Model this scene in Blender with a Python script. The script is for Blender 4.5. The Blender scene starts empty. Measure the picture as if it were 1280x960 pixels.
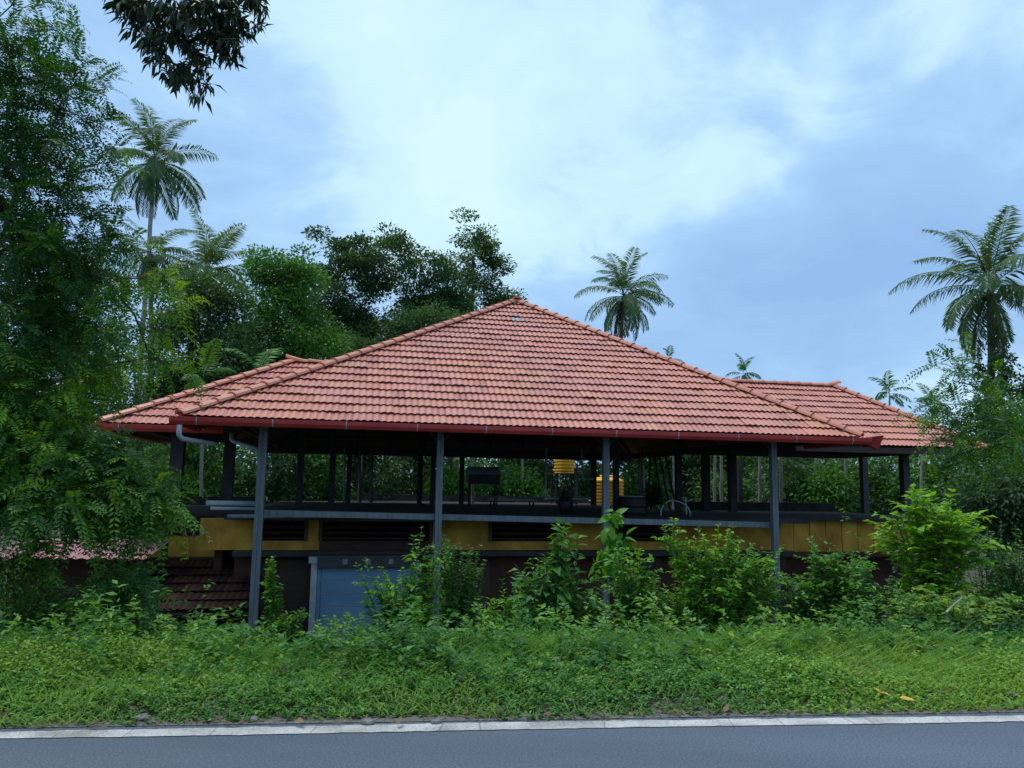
import bpy, bmesh, math, random
import numpy as np
from mathutils import Vector, Matrix

# ------------------------------------------------------------------ camera
SC = bpy.context.scene
COL = SC.collection
FOC, PITCH, ROLL, ZC = 980.0, 0.128, 0.0165, 1.6
cam_data = bpy.data.cameras.new('camera')
cam_data.sensor_fit = 'HORIZONTAL'
cam_data.sensor_width = 36.0
cam_data.lens = 36.0 * FOC / 1280.0
cam_data.clip_start = 0.05
cam_data.clip_end = 4000.0
cam = bpy.data.objects.new('camera', cam_data)
COL.objects.link(cam)
cam.matrix_world = (Matrix.Translation((0, 0, ZC)) @ Matrix.Rotation(math.pi / 2 + PITCH, 4, 'X')
                    @ Matrix.Rotation(ROLL, 4, 'Z'))
SC.camera = cam

# ------------------------------------------------------------------ sky
SUN_EL, SUN_ROT = math.radians(72), math.radians(-70)      # veiled sun, high up to the left
world = bpy.data.worlds.new('World')
SC.world = world
world.use_nodes = True
wt = world.node_tree
wt.nodes.clear()


def wn(kind, **kw):
    n = wt.nodes.new(kind)
    for k, v in kw.items():
        setattr(n, k, v)
    return n


def wmath(op, a, b=None, c=None):
    n = wn('ShaderNodeMath', operation=op)
    for i, s in enumerate((a, b, c)):
        if s is None:
            continue
        if isinstance(s, (int, float)):
            n.inputs[i].default_value = s
        else:
            wt.links.new(s, n.inputs[i])
    return n.outputs[0]


sky = wn('ShaderNodeTexSky', sky_type='NISHITA')
sky.sun_disc = False
sky.sun_elevation = SUN_EL
sky.sun_rotation = SUN_ROT
sky.air_density = 1.0
sky.dust_density = 1.5
geo = wn('ShaderNodeTexCoord')
sep = wn('ShaderNodeSeparateXYZ')
wt.links.new(geo.outputs['Generated'], sep.inputs[0])
zz = wmath('ADD', wmath('MAXIMUM', sep.outputs[2], 0.0), 0.30)
cu = wmath('DIVIDE', sep.outputs[0], zz)
cv = wmath('DIVIDE', sep.outputs[1], zz)
comb = wn('ShaderNodeCombineXYZ')
wt.links.new(cu, comb.inputs[0])
wt.links.new(cv, comb.inputs[1])
CLOUD_OFF = (-0.10, 3.46, 0.0)
mapn = wn('ShaderNodeMapping')
mapn.inputs['Location'].default_value = CLOUD_OFF
wt.links.new(comb.outputs[0], mapn.inputs['Vector'])


def wnoise(scale, detail, rough, dist):
    n = wn('ShaderNodeTexNoise')
    n.inputs['Scale'].default_value = scale
    n.inputs['Detail'].default_value = detail
    n.inputs['Roughness'].default_value = rough
    n.inputs['Distortion'].default_value = dist
    wt.links.new(mapn.outputs[0], n.inputs['Vector'])
    return n.outputs[0]


def wramp(fac, stops):
    r = wn('ShaderNodeValToRGB')
    e = r.color_ramp.elements
    while len(e) < len(stops):
        e.new(0.5)
    for i, (p, c) in enumerate(stops):
        e[i].position = p
        e[i].color = (*c, 1)
    wt.links.new(fac, r.inputs[0])
    return r.outputs[0]


big = wnoise(0.55, 2.0, 0.4, 0.1)
mid = wnoise(1.15, 6.0, 0.52, 0.25)
fine = wnoise(3.6, 7.0, 0.58, 0.6)
dens = wmath('ADD', wmath('ADD', wmath('MULTIPLY', big, 0.38), wmath('MULTIPLY', mid, 0.44)), wmath('MULTIPLY', fine, 0.18))
# cloud looks thicker towards the horizon
low = wmath('POWER', wmath('SUBTRACT', 1.0, wmath('MAXIMUM', sep.outputs[2], 0.0)), 4.0)
dens = wmath('ADD', dens, wmath('MULTIPLY', low, 0.13))
cloud_col = wramp(dens, [(0.410, (0.450, 0.625, 0.680)), (0.472, (0.385, 0.560, 0.665)), (0.508, (0.270, 0.432, 0.620)),
                         (0.545, (0.225, 0.375, 0.580)), (0.640, (0.175, 0.312, 0.525))])
skymul = wn('ShaderNodeVectorMath', operation='SCALE')
wt.links.new(sky.outputs[0], skymul.inputs[0])
skymul.inputs['Scale'].default_value = 0.09
cmix = wn('ShaderNodeMix', data_type='RGBA')
cmix.inputs['Factor'].default_value = 0.86
wt.links.new(skymul.outputs[0], cmix.inputs['A'])
wt.links.new(cloud_col, cmix.inputs['B'])
bg = wn('ShaderNodeBackground')
bg.inputs['Strength'].default_value = 1.0
wt.links.new(cmix.outputs['Result'], bg.inputs['Color'])
wo = wn('ShaderNodeOutputWorld')
wt.links.new(bg.outputs[0], wo.inputs['Surface'])

# ------------------------------------------------------------------ sun (veiled by cloud)
sun_data = bpy.data.lights.new('sun', 'SUN')
sun_data.energy = 1.5
sun_data.angle = math.radians(24)
sun_data.color = (1.0, 0.965, 0.92)
sun = bpy.data.objects.new('sun', sun_data)
COL.objects.link(sun)
sdir = Vector((math.sin(SUN_ROT) * math.cos(SUN_EL), math.cos(SUN_ROT) * math.cos(SUN_EL), math.sin(SUN_EL)))
sun.rotation_euler = sdir.to_track_quat('Z', 'Y').to_euler()
sun.location = sdir * 60

SC.view_settings.view_transform = 'Standard'
SC.view_settings.look = 'None'
SC.view_settings.exposure = 0.75
SC.view_settings.gamma = 1.0
SC.render.engine = 'CYCLES'
SC.cycles.use_denoising = True
SC.cycles.max_bounces = 6
SC.cycles.diffuse_bounces = 3
SC.cycles.transparent_max_bounces = 8

# ------------------------------------------------------------------ pixel helpers
CP, SP, CR, SR = math.cos(PITCH), math.sin(PITCH), math.cos(ROLL), math.sin(ROLL)


def ray(px, py):
    x, y = px - 640.0, py - 480.0
    x, y = CR * x + SR * y, -SR * x + CR * y
    U = -y / FOC
    return np.array([x / FOC, CP - U * SP, SP + U * CP])


def at(px, py, Y):
    d = ray(px, py)
    return np.array([0, 0, ZC]) + d * (Y / d[1])


def mpp(Y):
    return Y / FOC          # metres per pixel at distance Y (near the middle of the picture)


# pavilion frame: u along the front, v into the depth, z world
YAW = 0.201
ORG = np.array([-5.419, 12.8])
CU = np.array([math.cos(YAW), math.sin(YAW)])
CV = np.array([-math.sin(YAW), math.cos(YAW)])


def to_world(u, v, z):
    p = ORG + CU * u + CV * v
    return np.array([p[0], p[1], z])


def at_v(px, py, v):
    d = ray(px, py)
    # (d*t - ORG).CV = v
    t = (v + ORG @ CV) / (d[:2] @ CV)
    p = d[:2] * t - ORG
    return float(p @ CU), float(ZC + d[2] * t)


# road frame
RYAW = 0.108
RU = np.array([math.cos(RYAW), math.sin(RYAW)])
RV = np.array([-math.sin(RYAW), math.cos(RYAW)])
ROAD_EDGE = 5.43          # distance of the asphalt's far edge from the camera, along RV


# ------------------------------------------------------------------ numpy noise
_lat = np.random.default_rng(77).random((256, 256))


def vnoise(x, y):
    x = np.asarray(x, float)
    y = np.asarray(y, float)
    xi, yi = np.floor(x).astype(int), np.floor(y).astype(int)
    fx, fy = x - xi, y - yi
    fx, fy = fx * fx * (3 - 2 * fx), fy * fy * (3 - 2 * fy)
    a = _lat[xi % 256, yi % 256]
    b = _lat[(xi + 1) % 256, yi % 256]
    c = _lat[xi % 256, (yi + 1) % 256]
    d = _lat[(xi + 1) % 256, (yi + 1) % 256]
    return (a * (1 - fx) + b * fx) * (1 - fy) + (c * (1 - fx) + d * fx) * fy


def smooth(a, b, x):
    t = np.clip((np.asarray(x, float) - a) / (b - a), 0, 1)
    return t * t * (3 - 2 * t)


def ground_z(x, y):
    x = np.asarray(x, float)
    y = np.asarray(y, float)
    s = x * RV[0] + y * RV[1] - ROAD_EDGE
    t = x * RU[0] + y * RU[1]
    z = -0.02 + 0.06 * smooth(0.16, 0.6, s) + 0.02 * smooth(1.0, 2.2, s)
    z = z + (vnoise(t * 0.9 + 11, s * 0.9 + 5) - 0.5) * 0.12 * smooth(0.4, 1.6, s)
    z = z - 1.88 * smooth(1.7, 6.0, s)
    far = smooth(24, 60, y)
    z = z + far * (vnoise(x * 0.03 + 3, y * 0.03) - 0.3) * 2.0
    return z


def gz(x, y):
    return float(ground_z(x, y))


# ------------------------------------------------------------------ object helpers
def link(o, parent=None):
    COL.objects.link(o)
    if parent is not None:
        o.parent = parent
    return o


def tag(o, label=None, cat=None, group=None, kind=None):
    if label:
        o['label'] = label
    if cat:
        o['category'] = cat
    if group:
        o['group'] = group
    if kind:
        o['kind'] = kind
    return o


def thing(name, label, cat, loc=(0, 0, 0), rz=0.0, group=None):
    o = bpy.data.objects.new(name, None)
    o.empty_display_size = 0.2
    link(o)
    o.location = loc
    o.rotation_euler = (0, 0, rz)
    return tag(o, label, cat, group)


class MB:
    """collects boxes, tubes and loose faces and builds one mesh object"""

    def __init__(self):
        self.v, self.f = [], []

    def box(self, lo, hi):
        n = len(self.v)
        x0, y0, z0 = lo
        x1, y1, z1 = hi
        self.v += [(x0, y0, z0), (x1, y0, z0), (x1, y1, z0), (x0, y1, z0),
                   (x0, y0, z1), (x1, y0, z1), (x1, y1, z1), (x0, y1, z1)]
        self.f += [tuple(n + i for i in q) for q in
                   ((0, 3, 2, 1), (4, 5, 6, 7), (0, 1, 5, 4), (1, 2, 6, 5), (2, 3, 7, 6), (3, 0, 4, 7))]
        return self

    def bar(self, p, q, w, h=None, up=(0, 0, 1)):
        """a straight square bar from p to q"""
        h = w if h is None else h
        p, q = Vector(p), Vector(q)
        d = (q - p).normalized()
        upv = Vector(up)
        if abs(d.dot(upv)) > 0.98:
            upv = Vector((1, 0, 0))
        s = d.cross(upv).normalized()
        t = s.cross(d).normalized()
        n = len(self.v)
        for b in (p, q):
            for a, c in ((-1, -1), (1, -1), (1, 1), (-1, 1)):
                self.v.append(tuple(b + s * (a * w / 2) + t * (c * h / 2)))
        self.f += [tuple(n + i for i in r) for r in
                   ((3, 2, 1, 0), (4, 5, 6, 7), (0, 1, 5, 4), (1, 2, 6, 5), (2, 3, 7, 6), (3, 0, 4, 7))]
        return self

    def tube(self, pts, radii, seg=8, caps=True):
        pts = [Vector(p) for p in pts]
        if isinstance(radii, (int, float)):
            radii = [radii] * len(pts)
        n = len(self.v)
        ref = Vector((0.31, 0.2, 0.93))
        for i, p in enumerate(pts):
            d = (pts[min(i + 1, len(pts) - 1)] - pts[max(i - 1, 0)]).normalized()
            r0 = ref if abs(d.dot(ref)) < 0.95 else Vector((1, 0, 0))
            s = d.cross(r0).normalized()
            t = s.cross(d)
            for k in range(seg):
                a = 2 * math.pi * k / seg
                self.v.append(tuple(p + (s * math.cos(a) + t * math.sin(a)) * radii[i]))
        for i in range(len(pts) - 1):
            for k in range(seg):
                a, b = n + i * seg + k, n + i * seg + (k + 1) % seg
                self.f.append((a, b, b + seg, a + seg))
        if caps:
            self.f.append(tuple(n + k for k in reversed(range(seg))))
            m = n + (len(pts) - 1) * seg
            self.f.append(tuple(m + k for k in range(seg)))
        return self

    def lathe(self, prof, seg=20, c=(0, 0, 0)):
        n = len(self.v)
        for r, z in prof:
            for k in range(seg):
                a = 2 * math.pi * k / seg
                self.v.append((c[0] + r * math.cos(a), c[1] + r * math.sin(a), c[2] + z))
        for i in range(len(prof) - 1):
            for k in range(seg):
                a, b = n + i * seg + k, n + i * seg + (k + 1) % seg
                self.f.append((a, b, b + seg, a + seg))
        self.f.append(tuple(n + k for k in reversed(range(seg))))
        m = n + (len(prof) - 1) * seg
        self.f.append(tuple(m + k for k in range(seg)))
        return self

    def mesh(self, name, mat, smooth=False, bevel=0.0):
        me = bpy.data.meshes.new(name)
        me.from_pydata(self.v, [], self.f)
        if bevel > 0:
            bm = bmesh.new()
            bm.from_mesh(me)
            bmesh.ops.bevel(bm, geom=list(bm.edges), offset=bevel, segments=1, affect='EDGES')
            bm.to_mesh(me)
            bm.free()
        me.materials.append(mat)
        if smooth:
            me.polygons.foreach_set('use_smooth', [True] * len(me.polygons))
        return me

    def build(self, name, mat, parent=None, smooth=False, bevel=0.0):
        return link(bpy.data.objects.new(name, self.mesh(name, mat, smooth, bevel)), parent)


def np_mesh(name, V, F, mat, tint=None, smooth=False):
    """V (n,3), F (m,4) or (m,3) -> mesh; tint (n,) point attribute"""
    V = np.ascontiguousarray(V, np.float32)
    F = np.ascontiguousarray(F, np.int32)
    k = F.shape[1]
    me = bpy.data.meshes.new(name)
    me.vertices.add(len(V))
    me.vertices.foreach_set('co', V.ravel())
    me.loops.add(F.size)
    me.loops.foreach_set('vertex_index', F.ravel())
    me.polygons.add(len(F))
    me.polygons.foreach_set('loop_start', np.arange(0, F.size, k, dtype=np.int32))
    me.polygons.foreach_set('loop_total', np.full(len(F), k, np.int32))
    me.polygons.foreach_set('use_smooth', np.full(len(F), bool(smooth)))
    if tint is not None:
        a = me.attributes.new('tint', 'FLOAT', 'POINT')
        a.data.foreach_set('value', np.ascontiguousarray(tint, np.float32))
    me.materials.append(mat)
    me.update()
    me.validate()
    return me


def np_obj(name, V, F, mat, parent=None, tint=None, smooth=False):
    return link(bpy.data.objects.new(name, np_mesh(name, V, F, mat, tint, smooth)), parent)


# ------------------------------------------------------------------ materials
def new_mat(name):
    m = bpy.data.materials.new(name)
    m.use_nodes = True
    nt = m.node_tree
    return m, nt, nt.nodes['Principled BSDF']


def add_noise(nt, scale, detail=4.0, rough=0.6, coord='Object', stretch=None):
    tc = nt.nodes.new('ShaderNodeTexCoord')
    n = nt.nodes.new('ShaderNodeTexNoise')
    n.inputs['Scale'].default_value = scale
    n.inputs['Detail'].default_value = detail
    n.inputs['Roughness'].default_value = rough
    src = tc.outputs[coord]
    if stretch:
        mp = nt.nodes.new('ShaderNodeMapping')
        mp.inputs['Scale'].default_value = stretch
        nt.links.new(src, mp.inputs[0])
        src = mp.outputs[0]
    nt.links.new(src, n.inputs['Vector'])
    return n.outputs[0]


def ramp(nt, fac, stops):
    r = nt.nodes.new('ShaderNodeValToRGB')
    e = r.color_ramp.elements
    while len(e) < len(stops):
        e.new(0.5)
    for i, (p, c) in enumerate(stops):
        e[i].position = p
        e[i].color = (*c, 1)
    nt.links.new(fac, r.inputs[0])
    return r.outputs[0]


def bump(nt, b, height, strength=0.3, dist=0.01):
    n = nt.nodes.new('ShaderNodeBump')
    n.inputs['Strength'].default_value = strength
    n.inputs['Distance'].default_value = dist
    nt.links.new(height, n.inputs['Height'])
    nt.links.new(n.outputs[0], b.inputs['Normal'])


def simple(name, c1, c2, scale=6.0, rough=0.6, metal=0.0, bmp=0.0, lo=0.35, hi=0.65, stretch=None, spec=0.5):
    m, nt, b = new_mat(name)
    n = add_noise(nt, scale, 6.0, 0.65, stretch=stretch)
    nt.links.new(ramp(nt, n, [(lo, c1), (hi, c2)]), b.inputs['Base Color'])
    b.inputs['Roughness'].default_value = rough
    b.inputs['Metallic'].default_value = metal
    b.inputs['Specular IOR Level'].default_value = spec
    if bmp:
        bump(nt, b, n, bmp, 0.01)
    return m


def leaf_mat(name, stops, rough=0.45, trans=0.35, spec=0.35):
    m, nt, b = new_mat(name)
    at_ = nt.nodes.new('ShaderNodeAttribute')
    at_.attribute_name = 'tint'
    oi = nt.nodes.new('ShaderNodeObjectInfo')
    add = nt.nodes.new('ShaderNodeMath')
    add.operation = 'ADD'
    mul = nt.nodes.new('ShaderNodeMath')
    mul.operation = 'MULTIPLY'
    mul.inputs[1].default_value = 0.28
    nt.links.new(oi.outputs['Random'], mul.inputs[0])
    nt.links.new(at_.outputs['Fac'], add.inputs[0])
    nt.links.new(mul.outputs[0], add.inputs[1])
    col = ramp(nt, add.outputs[0], stops)
    nt.links.new(col, b.inputs['Base Color'])
    b.inputs['Roughness'].default_value = rough
    b.inputs['Specular IOR Level'].default_value = spec
    tr = nt.nodes.new('ShaderNodeBsdfTranslucent')
    br = nt.nodes.new('ShaderNodeMix')
    br.data_type = 'RGBA'
    br.blend_type = 'MULTIPLY'
    br.inputs['Factor'].default_value = 1.0
    nt.links.new(col, br.inputs['A'])
    br.inputs['B'].default_value = (1.5, 1.35, 0.5, 1)
    nt.links.new(br.outputs['Result'], tr.inputs['Color'])
    mx = nt.nodes.new('ShaderNodeMixShader')
    mx.inputs[0].default_value = trans
    nt.links.new(b.outputs[0], mx.inputs[1])
    nt.links.new(tr.outputs[0], mx.inputs[2])
    out = nt.nodes['Material Output']
    nt.links.new(mx.outputs[0], out.inputs['Surface'])
    return m


L_PIN = leaf_mat('pinnate_leaf', [(0.0, (0.016, 0.052, 0.022)), (0.45, (0.036, 0.120, 0.026)),
                                  (0.85, (0.090, 0.235, 0.022)), (1.15, (0.21, 0.36, 0.022))], spec=0.22)
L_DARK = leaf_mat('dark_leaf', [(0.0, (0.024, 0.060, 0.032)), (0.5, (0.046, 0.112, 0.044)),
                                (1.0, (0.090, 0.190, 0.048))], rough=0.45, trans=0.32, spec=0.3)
L_MANGO = leaf_mat('mango_leaf', [(0.0, (0.012, 0.026, 0.016)), (0.6, (0.022, 0.048, 0.020)),
                                  (1.1, (0.045, 0.085, 0.025))], rough=0.38, trans=0.12)
L_MID = leaf_mat('mid_leaf', [(0.0, (0.022, 0.070, 0.030)), (0.5, (0.046, 0.155, 0.038)),
                              (1.0, (0.100, 0.265, 0.036))], trans=0.32, spec=0.3)
L_BRIGHT = leaf_mat('bright_leaf', [(0.0, (0.040, 0.140, 0.034)), (0.5, (0.088, 0.270, 0.034)),
                                    (1.0, (0.21, 0.42, 0.022))], trans=0.36, spec=0.3)
L_HERB = leaf_mat('herb_leaf', [(0.0, (0.026, 0.088, 0.028)), (0.4, (0.068, 0.205, 0.042)),
                                (0.75, (0.125, 0.290, 0.045)), (1.1, (0.23, 0.38, 0.055))], trans=0.36, rough=0.5, spec=0.3)
L_PALM = leaf_mat('palm_leaf', [(0.0, (0.045, 0.095, 0.050)), (0.5, (0.085, 0.165, 0.070)),
                                (1.0, (0.15, 0.24, 0.075))], rough=0.45, trans=0.35, spec=0.25)
L_DRYPALM = leaf_mat('dry_palm_leaf', [(0.0, (0.06, 0.045, 0.03)), (1.0, (0.13, 0.10, 0.06))], trans=0.15)
L_DRY = leaf_mat('dry_leaf', [(0.0, (0.06, 0.035, 0.022)), (0.5, (0.125, 0.075, 0.042)), (1.0, (0.24, 0.165, 0.10))],
                 rough=0.7, trans=0.15)
L_YELLOW = leaf_mat('yellow_leaf', [(0.0, (0.48, 0.30, 0.03)), (1.0, (0.62, 0.42, 0.05))], trans=0.2)
M_BARK = simple('bark', (0.035, 0.030, 0.024), (0.085, 0.072, 0.055), 14, 0.9, bmp=0.6)
M_PALEBARK = simple('pale_bark', (0.17, 0.16, 0.14), (0.33, 0.31, 0.27), 9, 0.85, bmp=0.4, stretch=(1, 1, 5))
M_PALMBARK = simple('palm_bark', (0.075, 0.066, 0.056), (0.16, 0.145, 0.125), 5, 0.9, bmp=0.6, stretch=(1, 1, 6))
M_TWIG = simple('twig', (0.05, 0.055, 0.03), (0.10, 0.10, 0.05), 20, 0.8)
M_GREENSTEM = simple('green_stem', (0.05, 0.09, 0.025), (0.09, 0.13, 0.04), 20, 0.6)
M_STEEL = simple('grey_blue_paint', (0.095, 0.120, 0.138), (0.175, 0.205, 0.228), 3.0, 0.5, stretch=(5, 5, 0.5))
_nt = M_STEEL.node_tree
_b = _nt.nodes['Principled BSDF']
_col = _b.inputs['Base Color'].links[0].from_socket
_rn = add_noise(_nt, 7.0, 7.0, 0.7, stretch=(2, 2, 0.7))
_mx = _nt.nodes.new('ShaderNodeMix')
_mx.data_type = 'RGBA'
_nt.links.new(ramp(_nt, _rn, [(0.62, (0, 0, 0)), (0.72, (0.8, 0.8, 0.8))]), _mx.inputs['Factor'])
_nt.links.new(_col, _mx.inputs['A'])
_mx.inputs['B'].default_value = (0.13, 0.075, 0.05, 1)
_nt.links.new(_mx.outputs['Result'], _b.inputs['Base Color'])
M_DARKSTEEL = simple('dark_steel', (0.022, 0.022, 0.025), (0.045, 0.043, 0.045), 4.0, 0.6)
M_REDPAINT = simple('red_gutter_paint', (0.42, 0.032, 0.032), (0.55, 0.055, 0.05), 2.0, 0.42, stretch=(0.6, 4, 4))
M_PVC = simple('grey_pvc', (0.30, 0.34, 0.38), (0.42, 0.46, 0.50), 5.0, 0.45)
M_WHITEPVC = simple('white_pvc', (0.62, 0.66, 0.68), (0.78, 0.80, 0.82), 6.0, 0.4)
M_CONC = simple('dark_concrete', (0.016, 0.017, 0.017), (0.045, 0.045, 0.042), 2.2, 0.9, bmp=0.3)
M_YELLOW = simple('yellow_wall', (0.22, 0.10, 0.014), (0.58, 0.31, 0.04), 1.7, 0.85, bmp=0.1, lo=0.28, hi=0.60, stretch=(1.1, 1.1, 0.7))
M_BROWN = simple('brown_wall', (0.035, 0.014, 0.010), (0.075, 0.028, 0.016), 1.4, 0.9)
M_DARKWOOD = simple('dark_wood', (0.035, 0.018, 0.013), (0.065, 0.034, 0.022), 6.0, 0.7, stretch=(1, 1, 6))
M_BLUE = simple('blue_paint', (0.10, 0.19, 0.32), (0.15, 0.26, 0.40), 1.8, 0.5, stretch=(0.5, 1, 3))
M_GREYFRAME = simple('grey_frame', (0.26, 0.29, 0.31), (0.38, 0.41, 0.43), 4.0, 0.6)
M_TANK = simple('yellow_tank', (0.74, 0.36, 0.012), (0.86, 0.46, 0.02), 3.0, 0.45)
M_BLACK = simple('black_plastic', (0.010, 0.010, 0.011), (0.022, 0.022, 0.024), 4.0, 0.5)
M_HEATER = simple('heater_shell', (0.20, 0.27, 0.30), (0.30, 0.38, 0.41), 3.0, 0.4)
M_PINK = simple('faded_pink_sheet', (0.30, 0.12, 0.14), (0.46, 0.23, 0.25), 2.5, 0.6)
M_STONE = simple('stone', (0.10, 0.095, 0.09), (0.24, 0.23, 0.22), 12, 0.9, bmp=0.5)
M_SOIL = simple('soil', (0.030, 0.026, 0.018), (0.075, 0.062, 0.042), 5, 0.95, bmp=0.5)
M_LITTERSOIL = simple('gritty_shoulder', (0.06, 0.056, 0.05), (0.17, 0.155, 0.135), 30, 0.95, bmp=0.6)
M_GLASSTILE = simple('grey_tile', (0.22, 0.25, 0.27), (0.32, 0.35, 0.37), 10, 0.4)


def tile_mat(name, stops, matte):
    m, nt, b = new_mat(name)
    a = nt.nodes.new('ShaderNodeAttribute')
    a.attribute_name = 'tint'
    oi = nt.nodes.new('ShaderNodeObjectInfo')
    add = nt.nodes.new('ShaderNodeMath')
    add.operation = 'ADD'
    fr = nt.nodes.new('ShaderNodeMath')
    fr.operation = 'FRACT'
    nt.links.new(a.outputs['Fac'], add.inputs[0])
    nt.links.new(oi.outputs['Random'], add.inputs[1])
    nt.links.new(add.outputs[0], fr.inputs[0])
    col = ramp(nt, fr.outputs[0], stops)
    # weather patches, in world space so they run on from tile to tile
    g = nt.nodes.new('ShaderNodeNewGeometry')
    n = nt.nodes.new('ShaderNodeTexNoise')
    n.inputs['Scale'].default_value = 0.9
    n.inputs['Detail'].default_value = 5
    nt.links.new(g.outputs['Position'], n.inputs['Vector'])
    patch = ramp(nt, n.outputs[0], [(0.34, (0.90, 0.94, 1.02)), (0.54, (1.0, 1.0, 1.0)), (0.70, (1.04, 1.0, 0.86))])
    n2 = nt.nodes.new('ShaderNodeTexNoise')
    n2.inputs['Scale'].default_value = 26
    n2.inputs['Detail'].default_value = 6
    nt.links.new(g.outputs['Position'], n2.inputs['Vector'])
    grime = ramp(nt, n2.outputs[0], [(0.26, (0.86, 0.86, 0.87)), (0.46, (1, 1, 1))])
    for tex in (patch, grime):
        mx = nt.nodes.new('ShaderNodeMix')
        mx.data_type = 'RGBA'
        mx.blend_type = 'MULTIPLY'
        mx.inputs['Factor'].default_value = 1.0
        nt.links.new(col, mx.inputs['A'])
        nt.links.new(tex, mx.inputs['B'])
        col = mx.outputs['Result']
    nt.links.new(col, b.inputs['Base Color'])
    b.inputs['Roughness'].default_value = 0.42
    b.inputs['Specular IOR Level'].default_value = 0.6 if matte < 0.3 else 0.12  # weaker reflection on the porch tiles only
    bump(nt, b, n2.outputs[0], 0.15, 0.003)
    return m


M_TILE = tile_mat('terracotta_tile', [(0.0, (0.44, 0.140, 0.100)), (0.30, (0.50, 0.168, 0.118)), (0.65, (0.53, 0.190, 0.140)),
                                      (0.86, (0.53, 0.20, 0.115)), (0.95, (0.38, 0.115, 0.085)), (1.0, (0.46, 0.15, 0.105))], 0.2)
M_RIDGE = tile_mat('terracotta_ridge', [(0.0, (0.52, 0.170, 0.095)), (0.5, (0.58, 0.205, 0.12)), (1.0, (0.50, 0.16, 0.10))], 0.2)
M_SHADETILE = tile_mat('shade_dark_tile', [(0.0, (0.020, 0.013, 0.013)), (0.5, (0.030, 0.018, 0.017)), (1.0, (0.050, 0.024, 0.02))], 0.4)  # porch tiles: shade put into a dark base colour


def asphalt():
    m, nt, b = new_mat('asphalt')
    g = add_noise(nt, 70, 6, 0.8)
    p = add_noise(nt, 0.7, 5, 0.6, stretch=(0.35, 1.6, 1))
    c = ramp(nt, g, [(0.36, (0.034, 0.046, 0.066)), (0.51, (0.068, 0.088, 0.120)), (0.64, (0.16, 0.19, 0.235))])
    q = ramp(nt, p, [(0.32, (0.74, 0.76, 0.80)), (0.7, (1.14, 1.13, 1.11))])
    mx = nt.nodes.new('ShaderNodeMix')
    mx.data_type = 'RGBA'
    mx.blend_type = 'MULTIPLY'
    mx.inputs['Factor'].default_value = 1
    nt.links.new(c, mx.inputs['A'])
    nt.links.new(q, mx.inputs['B'])
    nt.links.new(mx.outputs['Result'], b.inputs['Base Color'])
    b.inputs['Roughness'].default_value = 0.6
    bump(nt, b, g, 0.5, 0.004)
    return m


def line_paint():
    m, nt, b = new_mat('worn_white_paint')
    g = add_noise(nt, 60, 5, 0.7)
    p = add_noise(nt, 2.2, 5, 0.6)
    c = ramp(nt, g, [(0.32, (0.20, 0.20, 0.20)), (0.46, (0.42, 0.41, 0.40)), (0.62, (0.52, 0.51, 0.49))])
    q = ramp(nt, p, [(0.36, (0.55, 0.53, 0.50)), (0.60, (1.0, 1.0, 1.0))])
    mx = nt.nodes.new('ShaderNodeMix')
    mx.data_type = 'RGBA'
    mx.blend_type = 'MULTIPLY'
    mx.inputs['Factor'].default_value = 1
    nt.links.new(c, mx.inputs['A'])
    nt.links.new(q, mx.inputs['B'])
    col = mx.outputs['Result']
    # cracks running across the thick paint
    tc = nt.nodes.new('ShaderNodeTexCoord')
    mp = nt.nodes.new('ShaderNodeMapping')
    mp.inputs['Scale'].default_value = (1.5, 0.22, 1)
    nt.links.new(tc.outputs['Object'], mp.inputs[0])
    vo = nt.nodes.new('ShaderNodeTexVoronoi')
    vo.feature = 'DISTANCE_TO_EDGE'
    vo.inputs['Scale'].default_value = 1.1
    nt.links.new(mp.outputs[0], vo.inputs['Vector'])
    k = ramp(nt, vo.outputs['Distance'], [(0.0, (0.5, 0.5, 0.5)), (0.012, (1, 1, 1))])
    mx2 = nt.nodes.new('ShaderNodeMix')
    mx2.data_type = 'RGBA'
    mx2.blend_type = 'MULTIPLY'
    mx2.inputs['Factor'].default_value = 1
    nt.links.new(col, mx2.inputs['A'])
    nt.links.new(k, mx2.inputs['B'])
    nt.links.new(mx2.outputs['Result'], b.inputs['Base Color'])
    b.inputs['Roughness'].default_value = 0.7
    return m


# ------------------------------------------------------------------ ground, road
def grid_sheet(name, ts, ss, zf, mat):
    T, S = np.meshgrid(ts, ss)
    X = T * RU[0] + (S + ROAD_EDGE) * RV[0]
    Y = T * RU[1] + (S + ROAD_EDGE) * RV[1]
    Z = zf(X, Y)
    V = np.stack([X, Y, Z], -1).reshape(-1, 3)
    nx, ny = len(ts), len(ss)
    i = np.arange(nx * ny).reshape(ny, nx)
    F = np.stack([i[:-1, :-1], i[:-1, 1:], i[1:, 1:], i[1:, :-1]], -1).reshape(-1, 4)
    return np_obj(name, V, F, mat, smooth=True)


ts = np.concatenate([[-1500, -700, -300, -150, -80, -50, -35], np.arange(-25, 25.1, 0.5), [35, 50, 80, 150, 300, 700, 1500]])
ss = np.concatenate([[0.0], np.arange(0.15, 8, 0.25), np.arange(8, 30, 2), [35, 45, 60, 90, 150, 300, 700, 1800]])
ground = grid_sheet('ground', ts, ss, ground_z, M_SOIL)
tag(ground, kind='structure')


def road_strip(name, s0, s1, z, mat, ts=(-1500, -300, -60, -20, 0, 20, 60, 300, 1500), kind='structure'):
    o = grid_sheet(name, np.array(ts, float), np.array([s0, s1]), lambda X, Y: np.full(X.shape, z), mat)
    o.data.update()
    return tag(o, kind=kind)


M_ASPHALT = asphalt()
road = road_strip('road', -7.6, 0.17, 0.0, M_ASPHALT)
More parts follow.
